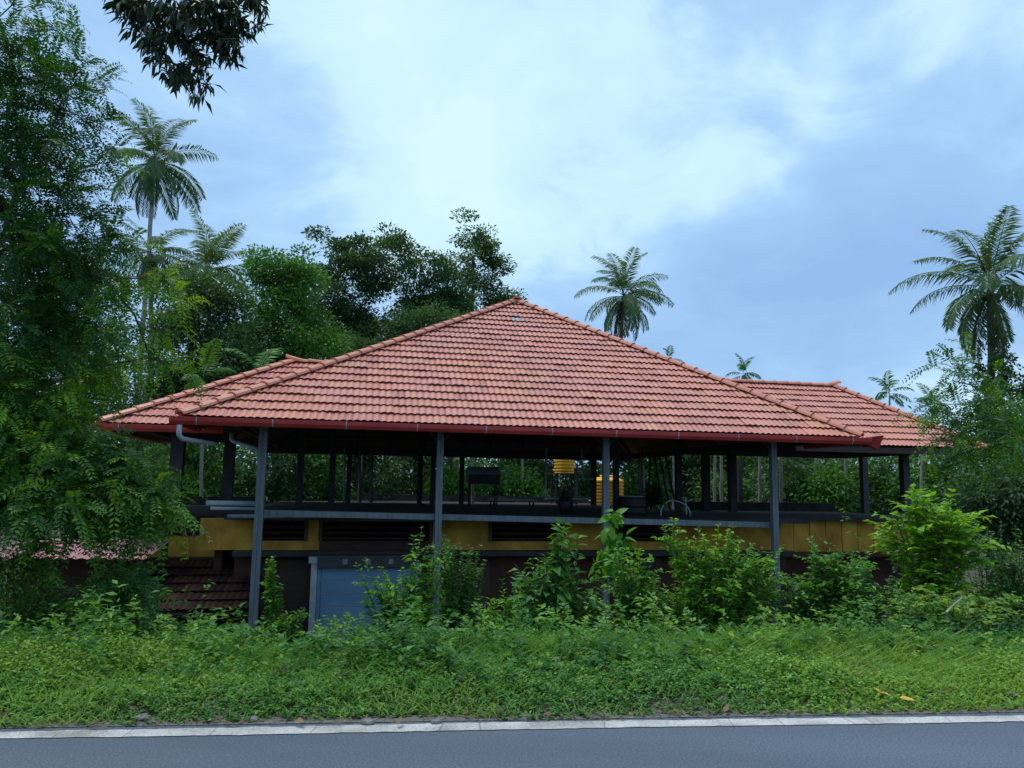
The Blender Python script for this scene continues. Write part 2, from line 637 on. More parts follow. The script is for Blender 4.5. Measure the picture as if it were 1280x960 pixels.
# near-side ground behind the camera
near = grid_sheet('near_verge', np.array([-1500, -100, 0, 100, 1500.]), np.array([-1500, -100, -7.55]),
                  lambda X, Y: np.full(X.shape, -0.012), M_SOIL)
tag(near, kind='structure')
# the painted edge line, with slightly ragged sides
rg = np.random.default_rng(5)
tl = np.arange(-14, 14.01, 0.07)
line_v, line_f = [], []
for i, t in enumerate(tl):
    a = -0.065 + rg.normal(0, 0.004) + 0.008 * math.sin(t * 1.3)
    b = 0.085 + rg.normal(0, 0.006) + 0.012 * math.sin(t * 0.9 + 1)
    for s in (a, b):
        p = RU * t + RV * (ROAD_EDGE + s)
        line_v.append((p[0], p[1], 0.005))
    if i:
        k = 2 * i
        line_f.append((k - 2, k, k + 1, k - 1))
line = np_obj('road_edge_line', np.array(line_v), np.array(line_f), line_paint())
tag(line, kind='structure')
shoulder = road_strip('gravel_shoulder', 0.15, 0.30, 0.004, M_LITTERSOIL)


# ------------------------------------------------------------------ foliage helpers
def unit(a):
    return a / np.maximum(np.linalg.norm(a, axis=-1, keepdims=True), 1e-9)


def leaves_quad(P, D, N, L, W):
    """flat diamonds: one quad each"""
    D = unit(D)
    S = unit(np.cross(D, N))
    N = np.cross(S, D)
    L = np.broadcast_to(L, len(P))[:, None]
    W = np.broadcast_to(W, len(P))[:, None]
    V = np.stack([P, P + D * L * 0.45 + S * W / 2 + N * W * 0.12, P + D * L, P + D * L * 0.45 - S * W / 2 + N * W * 0.12], 1)
    F = np.arange(len(P) * 4).reshape(-1, 4)
    return V.reshape(-1, 3), F, 4


def leaves_fold(P, D, N, L, W, fold=0.25, curl=0.15):
    """two folded quads per leaf: base, right, tip, midrib, left"""
    D = unit(D)
    S = unit(np.cross(D, N))
    N = np.cross(S, D)
    L = np.broadcast_to(L, len(P))[:, None]
    W = np.broadcast_to(W, len(P))[:, None]
    mid = P + D * L * 0.5
    V = np.stack([P, P + D * L * 0.42 + S * W / 2 + N * W * fold, P + D * L - N * L * curl, mid,
                  P + D * L * 0.42 - S * W / 2 + N * W * fold], 1)
    b = np.arange(len(P))[:, None] * 5
    F = np.concatenate([b + np.array([[0, 1, 2, 3]]), b + np.array([[0, 3, 2, 4]])], 0)
    return V.reshape(-1, 3), F, 5


class Foliage:
    def __init__(self):
        self.V, self.F, self.T, self.n = [], [], [], 0

    def add(self, V, F, k, tint):
        self.V.append(V)
        self.F.append(F + self.n)
        self.T.append(np.repeat(tint, k))
        self.n += len(V)

    def build(self, name, mat, parent=None, origin=None):
        V = np.concatenate(self.V)
        if origin is not None:
            V = V - np.asarray(origin)
        return np_obj(name, V, np.concatenate(self.F), mat, parent, np.clip(np.concatenate(self.T), 0, 1.2))


def rand_dirs(rng, n):
    return unit(rng.normal(size=(n, 3)))


def sprays(fol, rng, P, D, L, pairs, ll, lw, droop=0.35, tint=None, tintvar=0.12):
    """pinnate leaves: P base, D direction, L length"""
    n = len(P)
    D = unit(D)
    L = np.broadcast_to(L, n)
    t = (np.arange(pairs) + 1.0) / pairs
    up = np.array([0, 0, 1.0])
    S = unit(np.cross(D, up) + 1e-6)
    roll = rng.normal(0, 0.5, n)[:, None]
    Nn = unit(np.cross(S, D))
    S = S * np.cos(roll) + Nn * np.sin(roll)
    pts = P[:, None] + D[:, None] * (L[:, None] * t)[..., None]
    pts[..., 2] -= (droop * L[:, None] * t ** 2)
    tan = D[:, None] + np.array([0, 0, -1.0]) * (2 * droop * t)[None, :, None]
    tan = unit(tan)
    tt = np.repeat(tint if tint is not None else rng.random(n), pairs)
    for sgn in (-1, 1):
        dirs = S[:, None] * sgn * 0.9 + tan * 0.55 + rng.normal(0, 0.13, (n, pairs, 3)) + np.array([0, 0, -0.12])
        nn = np.cross(tan, S[:, None] * sgn) * sgn
        nn = np.where((nn[..., 2:] < 0), -nn, nn)
        sc = (1 - 0.55 * (t - 0.45) ** 2 * 2)[None, :] * rng.uniform(0.8, 1.15, (n, pairs))
        V, F, k = leaves_quad(pts.reshape(-1, 3), dirs.reshape(-1, 3), nn.reshape(-1, 3), (ll * sc).ravel(), (lw * sc).ravel())
        fol.add(V, F, k, tt + rng.normal(0, tintvar, n * pairs))


def skeleton(rng, trunk, targets, step=0.5, wander=0.08, lift=0.15):
    """greedy branching: trunk polyline, then every target joined to the nearest node"""
    nodes = [np.array(p, float) for p in trunk]
    par = list(range(-1, len(nodes) - 1))
    first_free = max(1, int(len(nodes) * 0.35))
    base = nodes[0]
    order = np.argsort(np.linalg.norm(targets - nodes[-1], axis=1))
    ends = []
    for i in order:
        t = targets[i]
        A = np.array(nodes[first_free:])
        d = np.linalg.norm(A - t, axis=1) + 0.35 * np.maximum(0, A[:, 2] - t[2])
        j = int(np.argmin(d)) + first_free
        a = nodes[j]
        dist = np.linalg.norm(t - a)
        k = max(1, int(dist / step))
        prev = j
        for m in range(1, k + 1):
            f = m / k
            p = a + (t - a) * f
            p[2] += lift * dist * math.sin(math.pi * f) * 0.5
            if m < k:
                p = p + rng.normal(0, wander * min(dist, 2.0), 3) * 0.5
            nodes.append(p)
            par.append(prev)
            prev = len(nodes) - 1
        ends.append(prev)
    return nodes, par, ends


def wood(nodes, par, r_base, r_tip, origin, seg=6, power=0.5, trunk_n=0, flare=1.25):
    n = len(nodes)
    cnt = np.zeros(n)
    child = np.zeros(n, int)
    for i in range(n):
        if par[i] >= 0:
            child[par[i]] += 1
    cnt[child == 0] = 1
    for i in range(n - 1, -1, -1):
        if par[i] >= 0:
            cnt[par[i]] += cnt[i]
    rad = r_tip * cnt ** power
    rad = np.minimum(rad * (r_base / max(rad[0], 1e-6)) if rad[0] > r_base else rad, r_base)
    if trunk_n:
        for i in range(trunk_n):
            f = i / max(1, trunk_n - 1)
            rad[i] = max(rad[i], r_base * (1 - 0.55 * f))
        rad[0] = r_base * flare
    rad = np.maximum(rad, r_tip)
    mb = MB()
    # chains
    main_child = {}
    for i in range(n):
        p = par[i]
        if p >= 0 and (p not in main_child or cnt[i] > cnt[main_child[p]]):
            main_child[p] = i
    started = set()
    for i in range(n):
        p = par[i]
        start = (p < 0) or (main_child.get(p) != i)
        if not start:
            continue
        chain, rr = [], []
        if p >= 0:
            chain.append(nodes[p] - origin)
            rr.append(min(rad[p], rad[i] * 1.15))
        k = i
        while True:
            chain.append(nodes[k] - origin)
            rr.append(rad[k])
            if k not in main_child:
                break
            k = main_child[k]
        if len(chain) >= 2:
            sg = seg if rr[0] > 0.03 else 4
            mb.tube(chain, rr, sg, caps=False)
    return mb


def blob_points(rng, blobs, n, shell=0.5):
    """points in ellipsoids; blobs = list of (centre, radii); shell pushes points outwards"""
    vol = np.array([np.prod(b[1]) ** (2 / 3) for b in blobs])
    vol = np.maximum(vol, vol.max() * 0.10)
    pick = rng.choice(len(blobs), n, p=vol / vol.sum())
    C = np.array([b[0] for b in blobs])[pick]
    R = np.array([b[1] for b in blobs])[pick]
    d = rand_dirs(rng, n)
    r = rng.random(n) ** (1 / 3)
    r = r * (1 - shell) + shell * (1 - (1 - r) * 0.45)
    return C + d * R * r[:, None] * rng.uniform(0.72, 1.15, (n, 1)), d


def pb(px, py, Y, rx, ry, depth=None):
    """an ellipsoid given by its picture centre and radii in pixels, at distance Y"""
    m = mpp(Y)
    return (at(px, py, Y), np.array([rx * m, (depth if depth else max(rx, ry) * m), ry * m]))


def tree(name, label, trunk, blobs, n_clusters, per, leaf, mat, seed, r_base=0.15, r_tip=0.012, spread=0.35,
         bark=None, cat='tree', group=None, shell=0.5, flat=0.5, tint=(0.25, 0.75), step=0.6, fold=False, lift=0.15, sp_z=0.7,
         toptint=0.0):
    """a thing: trunk with limbs, crown of leaf clumps. leaf = (length, width)"""
    rng = np.random.default_rng(seed)
    base = np.array(trunk[0], float)
    root = thing(name, label, cat, base, 0, group)
    T, dirs = blob_points(rng, blobs, n_clusters, shell)
    # trunk polyline refined
    tp = []
    for a, b in zip(trunk[:-1], trunk[1:]):
        a, b = np.array(a, float), np.array(b, float)
        k = max(2, int(np.linalg.norm(b - a) / 0.7))
        for m in range(k):
            tp.append(a + (b - a) * m / k + rng.normal(0, 0.02, 3) * (m > 0))
    tp.append(np.array(trunk[-1], float))
    nodes, par, ends = skeleton(rng, tp, T, step, lift=lift)
    wood(nodes, par, r_base, r_tip, base, trunk_n=len(tp)).build('trunk', bark or M_BARK, root, smooth=True)
    fol = Foliage()
    n = n_clusters * per
    ci = np.repeat(np.arange(n_clusters), per)
    csz = rng.uniform(0.6, 1.35, n_clusters)
    off = rand_dirs(rng, n) * (rng.random(n) ** 0.42 * 1.75 * csz[ci])[:, None] * spread * np.array([1, 1, sp_z])
    P = T[ci] + off
    D = unit(off * 0.8 + dirs[ci] * 0.5 * spread + rng.normal(0, 0.5, (n, 3)) * spread + np.array([0, 0, -0.25]) * spread)
    N = unit(rng.normal(0, 1, (n, 3)) * (1 - flat) + np.array([0, 0, 1.0]) * flat * 1.6)
    ctint = rng.uniform(tint[0], tint[1], n_clusters)
    tn = ctint[ci] + rng.normal(0, 0.13, n)
    if toptint:
        zmin, zmax = T[:, 2].min(), T[:, 2].max()
        tn = tn + toptint * (off[:, 2] / spread) * 0.5
    sc = rng.uniform(0.7, 1.25, n)
    fn = leaves_fold if fold else leaves_quad
    V, F, k = fn(P, D, N, leaf[0] * sc, leaf[1] * sc)
    fol.add(V, F, k, tn)
    fol.build('crown', mat, root, base)
    return root


def spray_tree(name, label, trunk, blobs, n_clusters, per, L, pairs, leaf, mat, seed, r_base=0.12, spread=0.3, r_tip=0.006,
               bark=None, tint=(0.2, 0.7), droop=0.35, shell=0.4, cat='tree', step=0.45, outward=1.0, lift=0.12, group=None):
    rng = np.random.default_rng(seed)
    base = np.array(trunk[0], float)
    root = thing(name, label, cat, base, 0, group)
    T, dirs = blob_points(rng, blobs, n_clusters, shell)
    tp = []
    for a, b in zip(trunk[:-1], trunk[1:]):
        a, b = np.array(a, float), np.array(b, float)
        k = max(2, int(np.linalg.norm(b - a) / 0.6))
        for m in range(k):
            tp.append(a + (b - a) * m / k + rng.normal(0, 0.02, 3) * (m > 0))
    tp.append(np.array(trunk[-1], float))
    nodes, par, ends = skeleton(rng, tp, T, step, lift=lift)
    wood(nodes, par, r_base, r_tip, base, trunk_n=len(tp)).build('trunk', bark or M_BARK, root, smooth=True)
    # twigs at every end with leaves set along them
    n = n_clusters * per
    ci = np.repeat(np.arange(n_clusters), per)
    E = np.zeros((n_clusters, 3))
    nodes_a = np.array(nodes)
    order = np.argsort(np.linalg.norm(T - np.array(tp[-1]), axis=1))
    indir = np.zeros((n_clusters, 3))
    for q, i in enumerate(order):
        e = ends[q]
        indir[i] = nodes_a[e] - nodes_a[par[e]]
    indir = unit(indir)
    twig = unit(indir * 0.8 + dirs * 0.7 * outward + rng.normal(0, 0.35, (n_clusters, 3)) + np.array([0, 0, 0.1]))
    s = rng.random(n)
    P = T[ci] + twig[ci] * (s * spread * 2.0 - spread * 0.6)[:, None] + rng.normal(0, 0.06, (n, 3)) * spread
    P[:, 2] -= 0.25 * spread * s ** 2
    D = twig[ci] * 0.6 + rand_dirs(rng, n) * 0.8 + np.array([0, 0, -0.05])
    fol = Foliage()
    ct = rng.uniform(tint[0], tint[1], n_clusters)
    sprays(fol, rng, P, D, L * rng.uniform(0.65, 1.2, n), pairs, leaf[0], leaf[1], droop, ct[ci] + rng.normal(0, 0.1, n))
    fol.build('crown', mat, root, base)
    # twigs
    mb = MB()
    for i in range(n_clusters):
        a = T[i] - base
        b = a + twig[i] * spread * 1.4
        b[2] -= 0.2 * spread
        mb.tube([a - twig[i] * spread * 0.6, a, b], [r_tip, r_tip * 0.9, r_tip * 0.4], 4, caps=False)
    mb.build('twigs', bark or M_TWIG, root)
    return root


# individual leaves as objects
def leaf_proto(name, L, W, mat, curl=0.22, fold=0.18, wavy=0.0, shape=0.42, tint=0.4):
    """a leaf along +Y, normal +Z, with midrib fold and a curve to the tip"""
    k = 5
    V, F = [], []
    for i in range(k + 1):
        t = i / k
        w = W / 2 * (math.sin(math.pi * t ** (0.75 if shape < 0.5 else 1.2)) ** 0.8) if 0 < t < 1 else 0.0
        z = -curl * L * t * t
        wz = fold * w + wavy * W * math.sin(t * 9)
        V += [(-w, t * L, z + wz), (0, t * L, z), (w, t * L, z + wz * 0.8)]
    for i in range(k):
        a = i * 3
        F += [(a, a + 1, a + 4, a + 3), (a + 1, a + 2, a + 5, a + 4)]
    V, F = np.array(V), np.array(F)
    return np_mesh(name, V, F, mat, np.full(len(V), tint), smooth=True)


def leaf_matrix(P, D, N, s):
    D = Vector(D).normalized()
    N = Vector(N)
    X = D.cross(N)
    if X.length < 1e-4:
        X = D.cross(Vector((0.3, 0.8, 0.2)))
    X.normalize()
    Z = X.cross(D).normalized()
    m = Matrix((X, D, Z)).transposed().to_4x4()
    m = Matrix.Translation(Vector(P)) @ m @ Matrix.Scale(s, 4)
    return m


def shrub(name, label, base, blobs, n_ends, leaves_per, protos, seed, r_base=0.03, r_tip=0.004, spread=0.12, bark=None,
          cat='shrub', group=None, max_parts=300, shell=0.45, droopy=0.15, updir=0.2, trunk=None, step=0.25, along=0.28):
    """stems plus leaves that can be told apart: up to max_parts leaf objects, the rest joined as stuff"""
    rng = np.random.default_rng(seed)
    base = np.array(base, float)
    root = thing(name, label, cat, base, 0, group)
    T, dirs = blob_points(rng, blobs, n_ends, shell)
    top = T.mean(0)
    tp = [base, base * 0.65 + top * 0.35 + rng.normal(0, 0.02, 3), base * 0.4 + top * 0.6 + rng.normal(0, 0.03, 3)]
    if trunk is not None:
        tp = [np.array(q, float) for q in trunk]
    nodes, par, ends = skeleton(rng, tp, T, step, lift=0.1)
    wood(nodes, par, r_base, r_tip, base, trunk_n=len(tp)).build('stem', bark or M_TWIG, root, smooth=True)
    nodes_a = np.array(nodes)
    recs = []
    for e in ends:
        a, b = nodes_a[par[e]], nodes_a[e]
        d = unit(b - a)
        for q in range(leaves_per):
            f = rng.random()
            P = b - d * along * f * 1.0 + rng.normal(0, 0.015, 3)
            side = unit(np.cross(d, rand_dirs(rng, 1)[0]))
            D = unit(side * 0.9 + d * 0.5 + np.array([0, 0, updir - droopy * 2 * rng.random()]))
            N = unit(np.array([0, 0, 1.0]) + rng.normal(0, 0.35, 3))
            recs.append((P, D, N, rng.uniform(0.65, 1.2)))
    # the leaves on the camera side come first
    recs.sort(key=lambda r: r[0][1])
    for P, D, N, s in recs[:max_parts]:
        o = bpy.data.objects.new('leaf', protos[rng.integers(len(protos))])
        link(o, root)
        o.matrix_local = leaf_matrix(P - base, D, N, s)
    rest = recs[max_parts:]
    if rest:
        fol = Foliage()
        p = protos[0]
        L = max(v.co.y for v in p.vertices)
        W = 2 * max(v.co.x for v in p.vertices)
        P, D, N, S = (np.array([r[i] for r in rest]) for i in range(4))
        V, F, k = leaves_fold(P, D, N, L * S, W * S)
        fol.add(V, F, k, rng.uniform(0.2, 0.8, len(rest)))
        o = fol.build('foliage', p.materials[0], root, base)
        tag(o, kind='stuff')
    return root


def foliage_bush(name, label, base, blobs, n_ends, per, leaf, mat, seed, spread=0.15, tint=(0.25, 0.75), cat='bush', group=None,
                 r_base=0.03, flat=0.5, shell=0.6, bark=None, toptint=0.25, shoots=0):
    top = np.mean([b[0] for b in blobs], 0)
    base = np.array(base, float)
    mid = base * 0.5 + top * 0.5
    if shoots:
        rs = np.random.default_rng(seed + 5000)
        extra = []
        for c, r in blobs:
            for q in range(shoots):
                x, y = rs.uniform(-0.9, 0.9, 2)
                h = rs.uniform(0.35, 0.8) * r[2]
                extra.append((c + np.array([x * r[0], y * r[1], r[2] * math.sqrt(max(0.05, 1 - 0.7 * x * x)) + h * 0.35]), np.array([0.04, 0.04, h])))
        blobs = list(blobs) + extra
    return tree(name, label, [base, mid], blobs, n_ends, per, leaf, mat, seed, r_base, 0.004, spread, bark or M_TWIG, cat, group,
                shell, flat, tint, 0.3, True, 0.1, 0.8, toptint)


def leggy(name, label, base, blobs, n_stems, protos, seed, cat='bush', group=None, gap=0.045, max_parts=0, r0=0.012, twigs=3, twig_len=0.28,
          bark=None, arch=0.15, spread0=0.18, droop=0.25, tint=(0.2, 0.8), start=0.35, scale=1.0):
    """many thin stems fanning up from the base, short side twigs, leaves in pairs along both"""
    rng = np.random.default_rng(seed)
    base = np.array(base, float)
    root = thing(name, label, cat, base, 0, group)
    T, _ = blob_points(rng, blobs, n_stems, 0.25)
    mb = MB()
    recs = []
    tints = []

    def leaves_along(pts, f0, tn):
        seglen = np.linalg.norm(np.diff(pts, axis=0), axis=1)
        L = seglen.sum()
        cum = np.concatenate([[0], np.cumsum(seglen)])
        d = f0 * L + rng.random() * gap
        k = rng.integers(2)
        while d < L:
            j = min(np.searchsorted(cum, d) - 1, len(pts) - 2)
            j = max(j, 0)
            t = (d - cum[j]) / max(seglen[j], 1e-6)
            p = pts[j] * (1 - t) + pts[j + 1] * t
            ax = unit(pts[j + 1] - pts[j])
            h = np.cross(ax, [0, 0, 1.0]) + 1e-4
            h = unit(h)
            if abs(ax[2]) > 0.75:
                a = rng.random() * 6.283
                h = np.array([math.cos(a), math.sin(a), 0])
            sz = (0.62 + 0.38 * math.sin(math.pi * min(1.0, (d / L) * 0.9 + 0.1))) * rng.uniform(0.7, 1.2) * scale
            for sg in ((1, -1) if rng.random() < 0.7 else (1,) if k % 2 else (-1,)):
                D = unit(h * sg * 0.9 + ax * 0.6 + np.array([0, 0, 0.15 - droop * rng.random() * 2]) + rng.normal(0, 0.16, 3))
                N = unit(np.array([0, 0, 1.0]) + rng.normal(0, 0.28, 3) + ax * -0.2)
                recs.append((p, D, N, sz))
                tints.append(tn + rng.normal(0, 0.10) + 0.22 * (d / L - 0.5))
            d += gap * rng.uniform(0.7, 1.5)
            k += 1

    for i in range(n_stems):
        a = rng.random() * 6.283
        b = base + np.array([math.cos(a), math.sin(a), 0]) * spread0 * rng.random() ** 0.5
        b[2] = gz(b[0], b[1]) - 0.02
        t = T[i]
        h = t - b
        pts = []
        for m in range(7):
            f = m / 6
            p = b + h * f
            p[:2] = b[:2] + h[:2] * (f ** 1.5)
            p[2] += arch * np.linalg.norm(h[:2]) * math.sin(math.pi * f)
            pts.append(p + rng.normal(0, 0.012, 3) * (0 < m))
        pts = np.array(pts)
        tn = rng.uniform(*tint)
        mb.tube(pts - base, list(np.linspace(r0, r0 * 0.25, 7) * rng.uniform(0.7, 1.2)), 5, caps=False)
        leaves_along(pts, start + 0.2 * rng.random(), tn)
        for q in range(twigs):
            f = rng.uniform(0.35, 0.92)
            j = min(int(f * 6), 5)
            p = pts[j] + (pts[j + 1] - pts[j]) * (f * 6 - j)
            ax = unit(pts[j + 1] - pts[j])
            a = rng.random() * 6.283
            d = unit(np.array([math.cos(a), math.sin(a), 0.0]) + ax * 0.6 + np.array([0, 0, 0.12]))
            L = twig_len * rng.uniform(0.5, 1.25)
            tw = np.array([p, p + d * L * 0.5 + [0, 0, 0.02], p + d * L + [0, 0, -0.12 * L]])
            mb.tube(tw - base, [r0 * 0.35, r0 * 0.28, r0 * 0.15], 4, caps=False)
            leaves_along(tw, 0.15, tn)
    mb.build('stem', bark or M_TWIG, root, smooth=True)
    order = np.argsort([r[0][1] for r in recs])
    rest = list(order)
    if max_parts:
        for i in order[:max_parts]:
            P, D, N, sc = recs[i]
            o = bpy.data.objects.new('leaf', protos[rng.integers(len(protos))])
            link(o, root)
            o.matrix_local = leaf_matrix(P - base, D, N, sc)
        rest = list(order[max_parts:])
    if rest:
        p = protos[0]
        L = max(v.co.y for v in p.vertices)
        W = 2 * max(v.co.x for v in p.vertices)
        P, D, N, S = (np.array([recs[i][q] for i in rest]) for q in range(4))
        fol = Foliage()
        V, F, k = leaves_fold(P, D, N, L * S, W * S)
        fol.add(V, F, k, np.array([tints[i] for i in rest]))
        o = fol.build('foliage', p.materials[0], root, base)
        if max_parts:
            tag(o, kind='stuff')
    return root


# ------------------------------------------------------------------ the pavilion roof
EZ = 2.62                    # eave height
MW, MD = 12.5, 12.5
AP = (6.85, 6.15, 3.76)      # apex in the pavilion frame, z above the eave
WL0, WR1 = -1.867, 17.45     # wing ends
WV0, WV1 = 2.306, 7.98
WRV, WRZ = 5.142, 1.742      # wing ridge
WRL, WRR = 1.364, 15.366     # wing ridge ends (u)

pav = thing('tiled_pavilion', 'open sided pavilion with orange red tiled hip roof on grey steel posts', 'pavilion',
            (ORG[0], ORG[1], 0), YAW)

# tile prototype
TW_, TR_ = 0.232, 0.330


def tile_arrays():
    nx = 12
    xs = np.linspace(0, TW_ + 0.004, nx + 1)
    prof = 0.020 * (0.5 - 0.5 * np.cos(xs / TW_ * 4 * math.pi)) ** 0.8
    V, F = [], []
    rows = ((-0.025, 0.041), (0.40, 0.000))
    for y, z in rows:
        for x, p in zip(xs, prof):
            V.append((x, y, z + p))
    for x, p in zip(xs, prof):
        V.append((x, 0.085, 0.004 + p * 0.9))
    n = nx + 1
    for i in range(nx):
        F.append((i, i + 1, n + i + 1, n + i))
        F.append((2 * n + i, 2 * n + i + 1, i + 1, i))
    return np.array(V), np.array(F)


TV, TF = tile_arrays()
tile_mesh = np_mesh('roof_tile', TV, TF, M_TILE, np.zeros(len(TV)))
grey_tile_mesh = np_mesh('roof_tile_grey', TV, TF, M_GLASSTILE, np.zeros(len(TV)))


def clip_mesh(me, planes):
    bm = bmesh.new()
    bm.from_mesh(me)
    for co, no in planes:
        geom = bm.verts[:] + bm.edges[:] + bm.faces[:]
        bmesh.ops.bisect_plane(bm, geom=geom, plane_co=Vector(co), plane_no=Vector(no), clear_outer=True)
    bm.to_mesh(me)
    bm.free()


def tile_face(parent, E0, a, b, ncol, nrow, planes, seed, n_single=0, mat=M_TILE, specials=None, name='roof_tiles', single_mesh=None):
    """lay tiles on the plane through E0 spanned by a (eave) and b (upslope); clip by planes [(co, outward normal)]"""
    rng = np.random.default_rng(seed)
    a, b = Vector(a).normalized(), Vector(b).normalized()
    n = a.cross(b).normalized()
    M = np.array(Matrix((a, b, n)).transposed())
    E0 = np.array(E0, float)
    inside, cut = [], []
    for r in range(nrow):
        for c in range(ncol):
            o = E0 + np.array(a) * (c * TW_) + np.array(b) * (r * TR_)
            corners = [o + np.array(a) * x + np.array(b) * y for x in (0, TW_) for y in (0, 0.40)]
            st = 'in'
            for co, no in planes:
                dd = [(q - np.array(co)) @ np.array(no) for q in corners]
                if min(dd) > 0:
                    st = 'out'
                    break
                if max(dd) > 0:
                    st = 'cut'
            if st == 'in':
                inside.append((r, c, o))
            elif st == 'cut':
                cut.append((r, c, o))
    k = 0
    rest = list(cut)
    for r, c, o in inside:
        sp = specials and (r, c) in specials
        if sp or k < n_single:
            ob = bpy.data.objects.new('roof_tile', grey_tile_mesh if sp else (single_mesh or tile_mesh))
            link(ob, parent)
            j = rng.normal(0, 0.003)
            ob.matrix_local = Matrix.Translation(Vector(o) + n * j) @ Matrix((a, b, n)).transposed().to_4x4() @ \
                Matrix.Rotation(rng.normal(0, 0.006), 4, 'Z') @ Matrix.Rotation(rng.normal(0, 0.006), 4, 'X')
            if sp:
                ob['label'] = 'single pale grey tile among the terracotta tiles'
            k += 1
        else:
            rest.append((r, c, o))
    if rest:
        O = np.array([q[2] for q in rest]) + np.array(n) * rng.normal(0, 0.003, (len(rest), 1))
        V = (TV @ M.T)[None] + O[:, None]
        F = TF[None] + (np.arange(len(rest)) * len(TV))[:, None, None]
        tint = np.repeat(rng.random(len(rest)), len(TV))
        me = np_mesh(name, V.reshape(-1, 3), F.reshape(-1, 4), mat, tint)
        clip_mesh(me, planes)
        ob = link(bpy.data.objects.new(name, me), parent)
        tag(ob, kind='stuff')
    return k


def plane_through(p, q, up, outward_ref):
    """vertical-ish cutting plane through the line p-q; normal points towards outward_ref"""
    p, q = Vector(p), Vector(q)
    no = (q - p).cross(Vector(up)).normalized()
    if no.dot(Vector(outward_ref) - p) < 0:
        no = -no
    return tuple(p), tuple(no)


apx = np.array([AP[0], AP[1], EZ + AP[2]])
c00, c10 = np.array([0, 0, EZ]), np.array([MW, 0, EZ])
c01, c11 = np.array([0, MD, EZ]), np.array([MW, MD, EZ])
LR = np.array([WRL, WRV, EZ + WRZ])
RR = np.array([WRR, WRV, EZ + WRZ])
wl0, wl1 = np.array([WL0, WV0, EZ]), np.array([WL0, WV1, EZ])
wr0, wr1 = np.array([WR1, WV0, EZ]), np.array([WR1, WV1, EZ])

# the roof deck: thin closed sheets under the tiles
deck = MB()


def deck_poly(pts, drop=0.035):
    n = len(deck.v)
    for p in pts:
        deck.v.append((p[0], p[1], p[2] - drop))
    for p in pts:
        deck.v.append((p[0], p[1], p[2] - drop - 0.02))
    k = len(pts)
    deck.f.append(tuple(range(n, n + k)))
    deck.f.append(tuple(reversed(range(n + k, n + 2 * k))))
    for i in range(k):
        j = (i + 1) % k
        deck.f.append((n + i, n + k + i, n + k + j, n + j))


# where the wing ridge meets the main side faces
def main_left_z(u, v):
    return EZ + AP[2] * u / AP[0]


sL = AP[2] / AP[0]
sR = AP[2] / (MW - AP[0])
uL = WRZ / sL                       # u on the left face at the wing ridge height
uRr = MW - WRZ / sR
vl = np.array([uL, WRV, EZ + WRZ])
vr = np.array([uRr, WRV, EZ + WRZ])
in_l0, in_l1 = np.array([0, WV0, EZ]), np.array([0, WV1, EZ])
in_r0, in_r1 = np.array([MW, WV0, EZ]), np.array([MW, WV1, EZ])
deck_poly([c00, c10, apx])
deck_poly([c01, apx, c11][::-1])
deck_poly([c00, apx, c01, in_l1, vl, in_l0])
deck_poly([c10, in_r0, vr, in_r1, c11, apx])
deck_poly([wl0, in_l0, vl, LR])
deck_poly([wl1, LR, vl, in_l1])
deck_poly([wl0, LR, wl1])
deck_poly([in_r0, wr0, RR, vr])
deck_poly([in_r1, vr, RR, wr1])
deck_poly([wr0, wr1, RR])
roof = deck.build('roof', M_DARKWOOD, pav)


def face(E0, E1, top, planes, seed, n_single=0, specials=None):
    E0, E1, top = (np.array(q, float) for q in (E0, E1, top))
    a = (E1 - E0) / np.linalg.norm(E1 - E0)
    w = top - E0
    b = w - a * (w @ a)
    ln = np.linalg.norm(b)
    b /= ln
    ncol = int(np.linalg.norm(E1 - E0) / TW_) + 1
    nrow = int(ln / TR_) + 1
    return tile_face(roof, E0, a, b, ncol, nrow, planes, seed, n_single, specials=specials)


UP = (0, 0, 1)
ctr = (6.5, 3, EZ)
face(c00, c10, apx, [plane_through(c00, apx, UP, (-3, 3, EZ)), plane_through(c10, apx, UP, (16, 3, EZ))], 1, 300, {(17, 28)})
face(c11, c01, apx, [plane_through(c11, apx, UP, (16, 9, EZ)), plane_through(c01, apx, UP, (-3, 9, EZ))], 2)
face(c01, c00, apx, [plane_through(c00, apx, UP, (3, 0, EZ)), plane_through(c01, apx, UP, (3, 12.5, EZ))], 3)
face(c10, c11, apx, [plane_through(c10, apx, UP, (9, 0, EZ)), plane_through(c11, apx, UP, (9, 12.5, EZ))], 4)
# wings
face(wl0, in_l0 + [4, 0, 0], LR, [plane_through(wl0, LR, UP, (-3, 5, EZ)), plane_through(in_l0, vl, UP, (6, 2.5, EZ)),
                                  plane_through(LR, vl, UP, (0, 9, EZ))], 5)
face(in_l1 + [4, 0, 0], wl1, LR, [plane_through(wl1, LR, UP, (-3, 5, EZ)), plane_through(in_l1, vl, UP, (6, 7.5, EZ)),
                                  plane_through(LR, vl, UP, (0, 0, EZ))], 6)
face(wl1, wl0, LR, [plane_through(wl0, LR, UP, (3, 2, EZ)), plane_through(wl1, LR, UP, (3, 8, EZ))], 7)
face(in_r0 - [4, 0, 0], wr0, RR, [plane_through(wr0, RR, UP, (20, 5, EZ)), plane_through(in_r0, vr, UP, (6, 2.5, EZ)),
                                  plane_through(RR, vr, UP, (14, 9, EZ))], 8)
face(wr1, in_r1 - [4, 0, 0], RR, [plane_through(wr1, RR, UP, (20, 5, EZ)), plane_through(in_r1, vr, UP, (6, 7.5, EZ)),
                                  plane_through(RR, vr, UP, (14, 0, EZ))], 9)
face(wr0, wr1, RR, [plane_through(wr0, RR, UP, (13, 2, EZ)), plane_through(wr1, RR, UP, (13, 8, EZ))], 10)

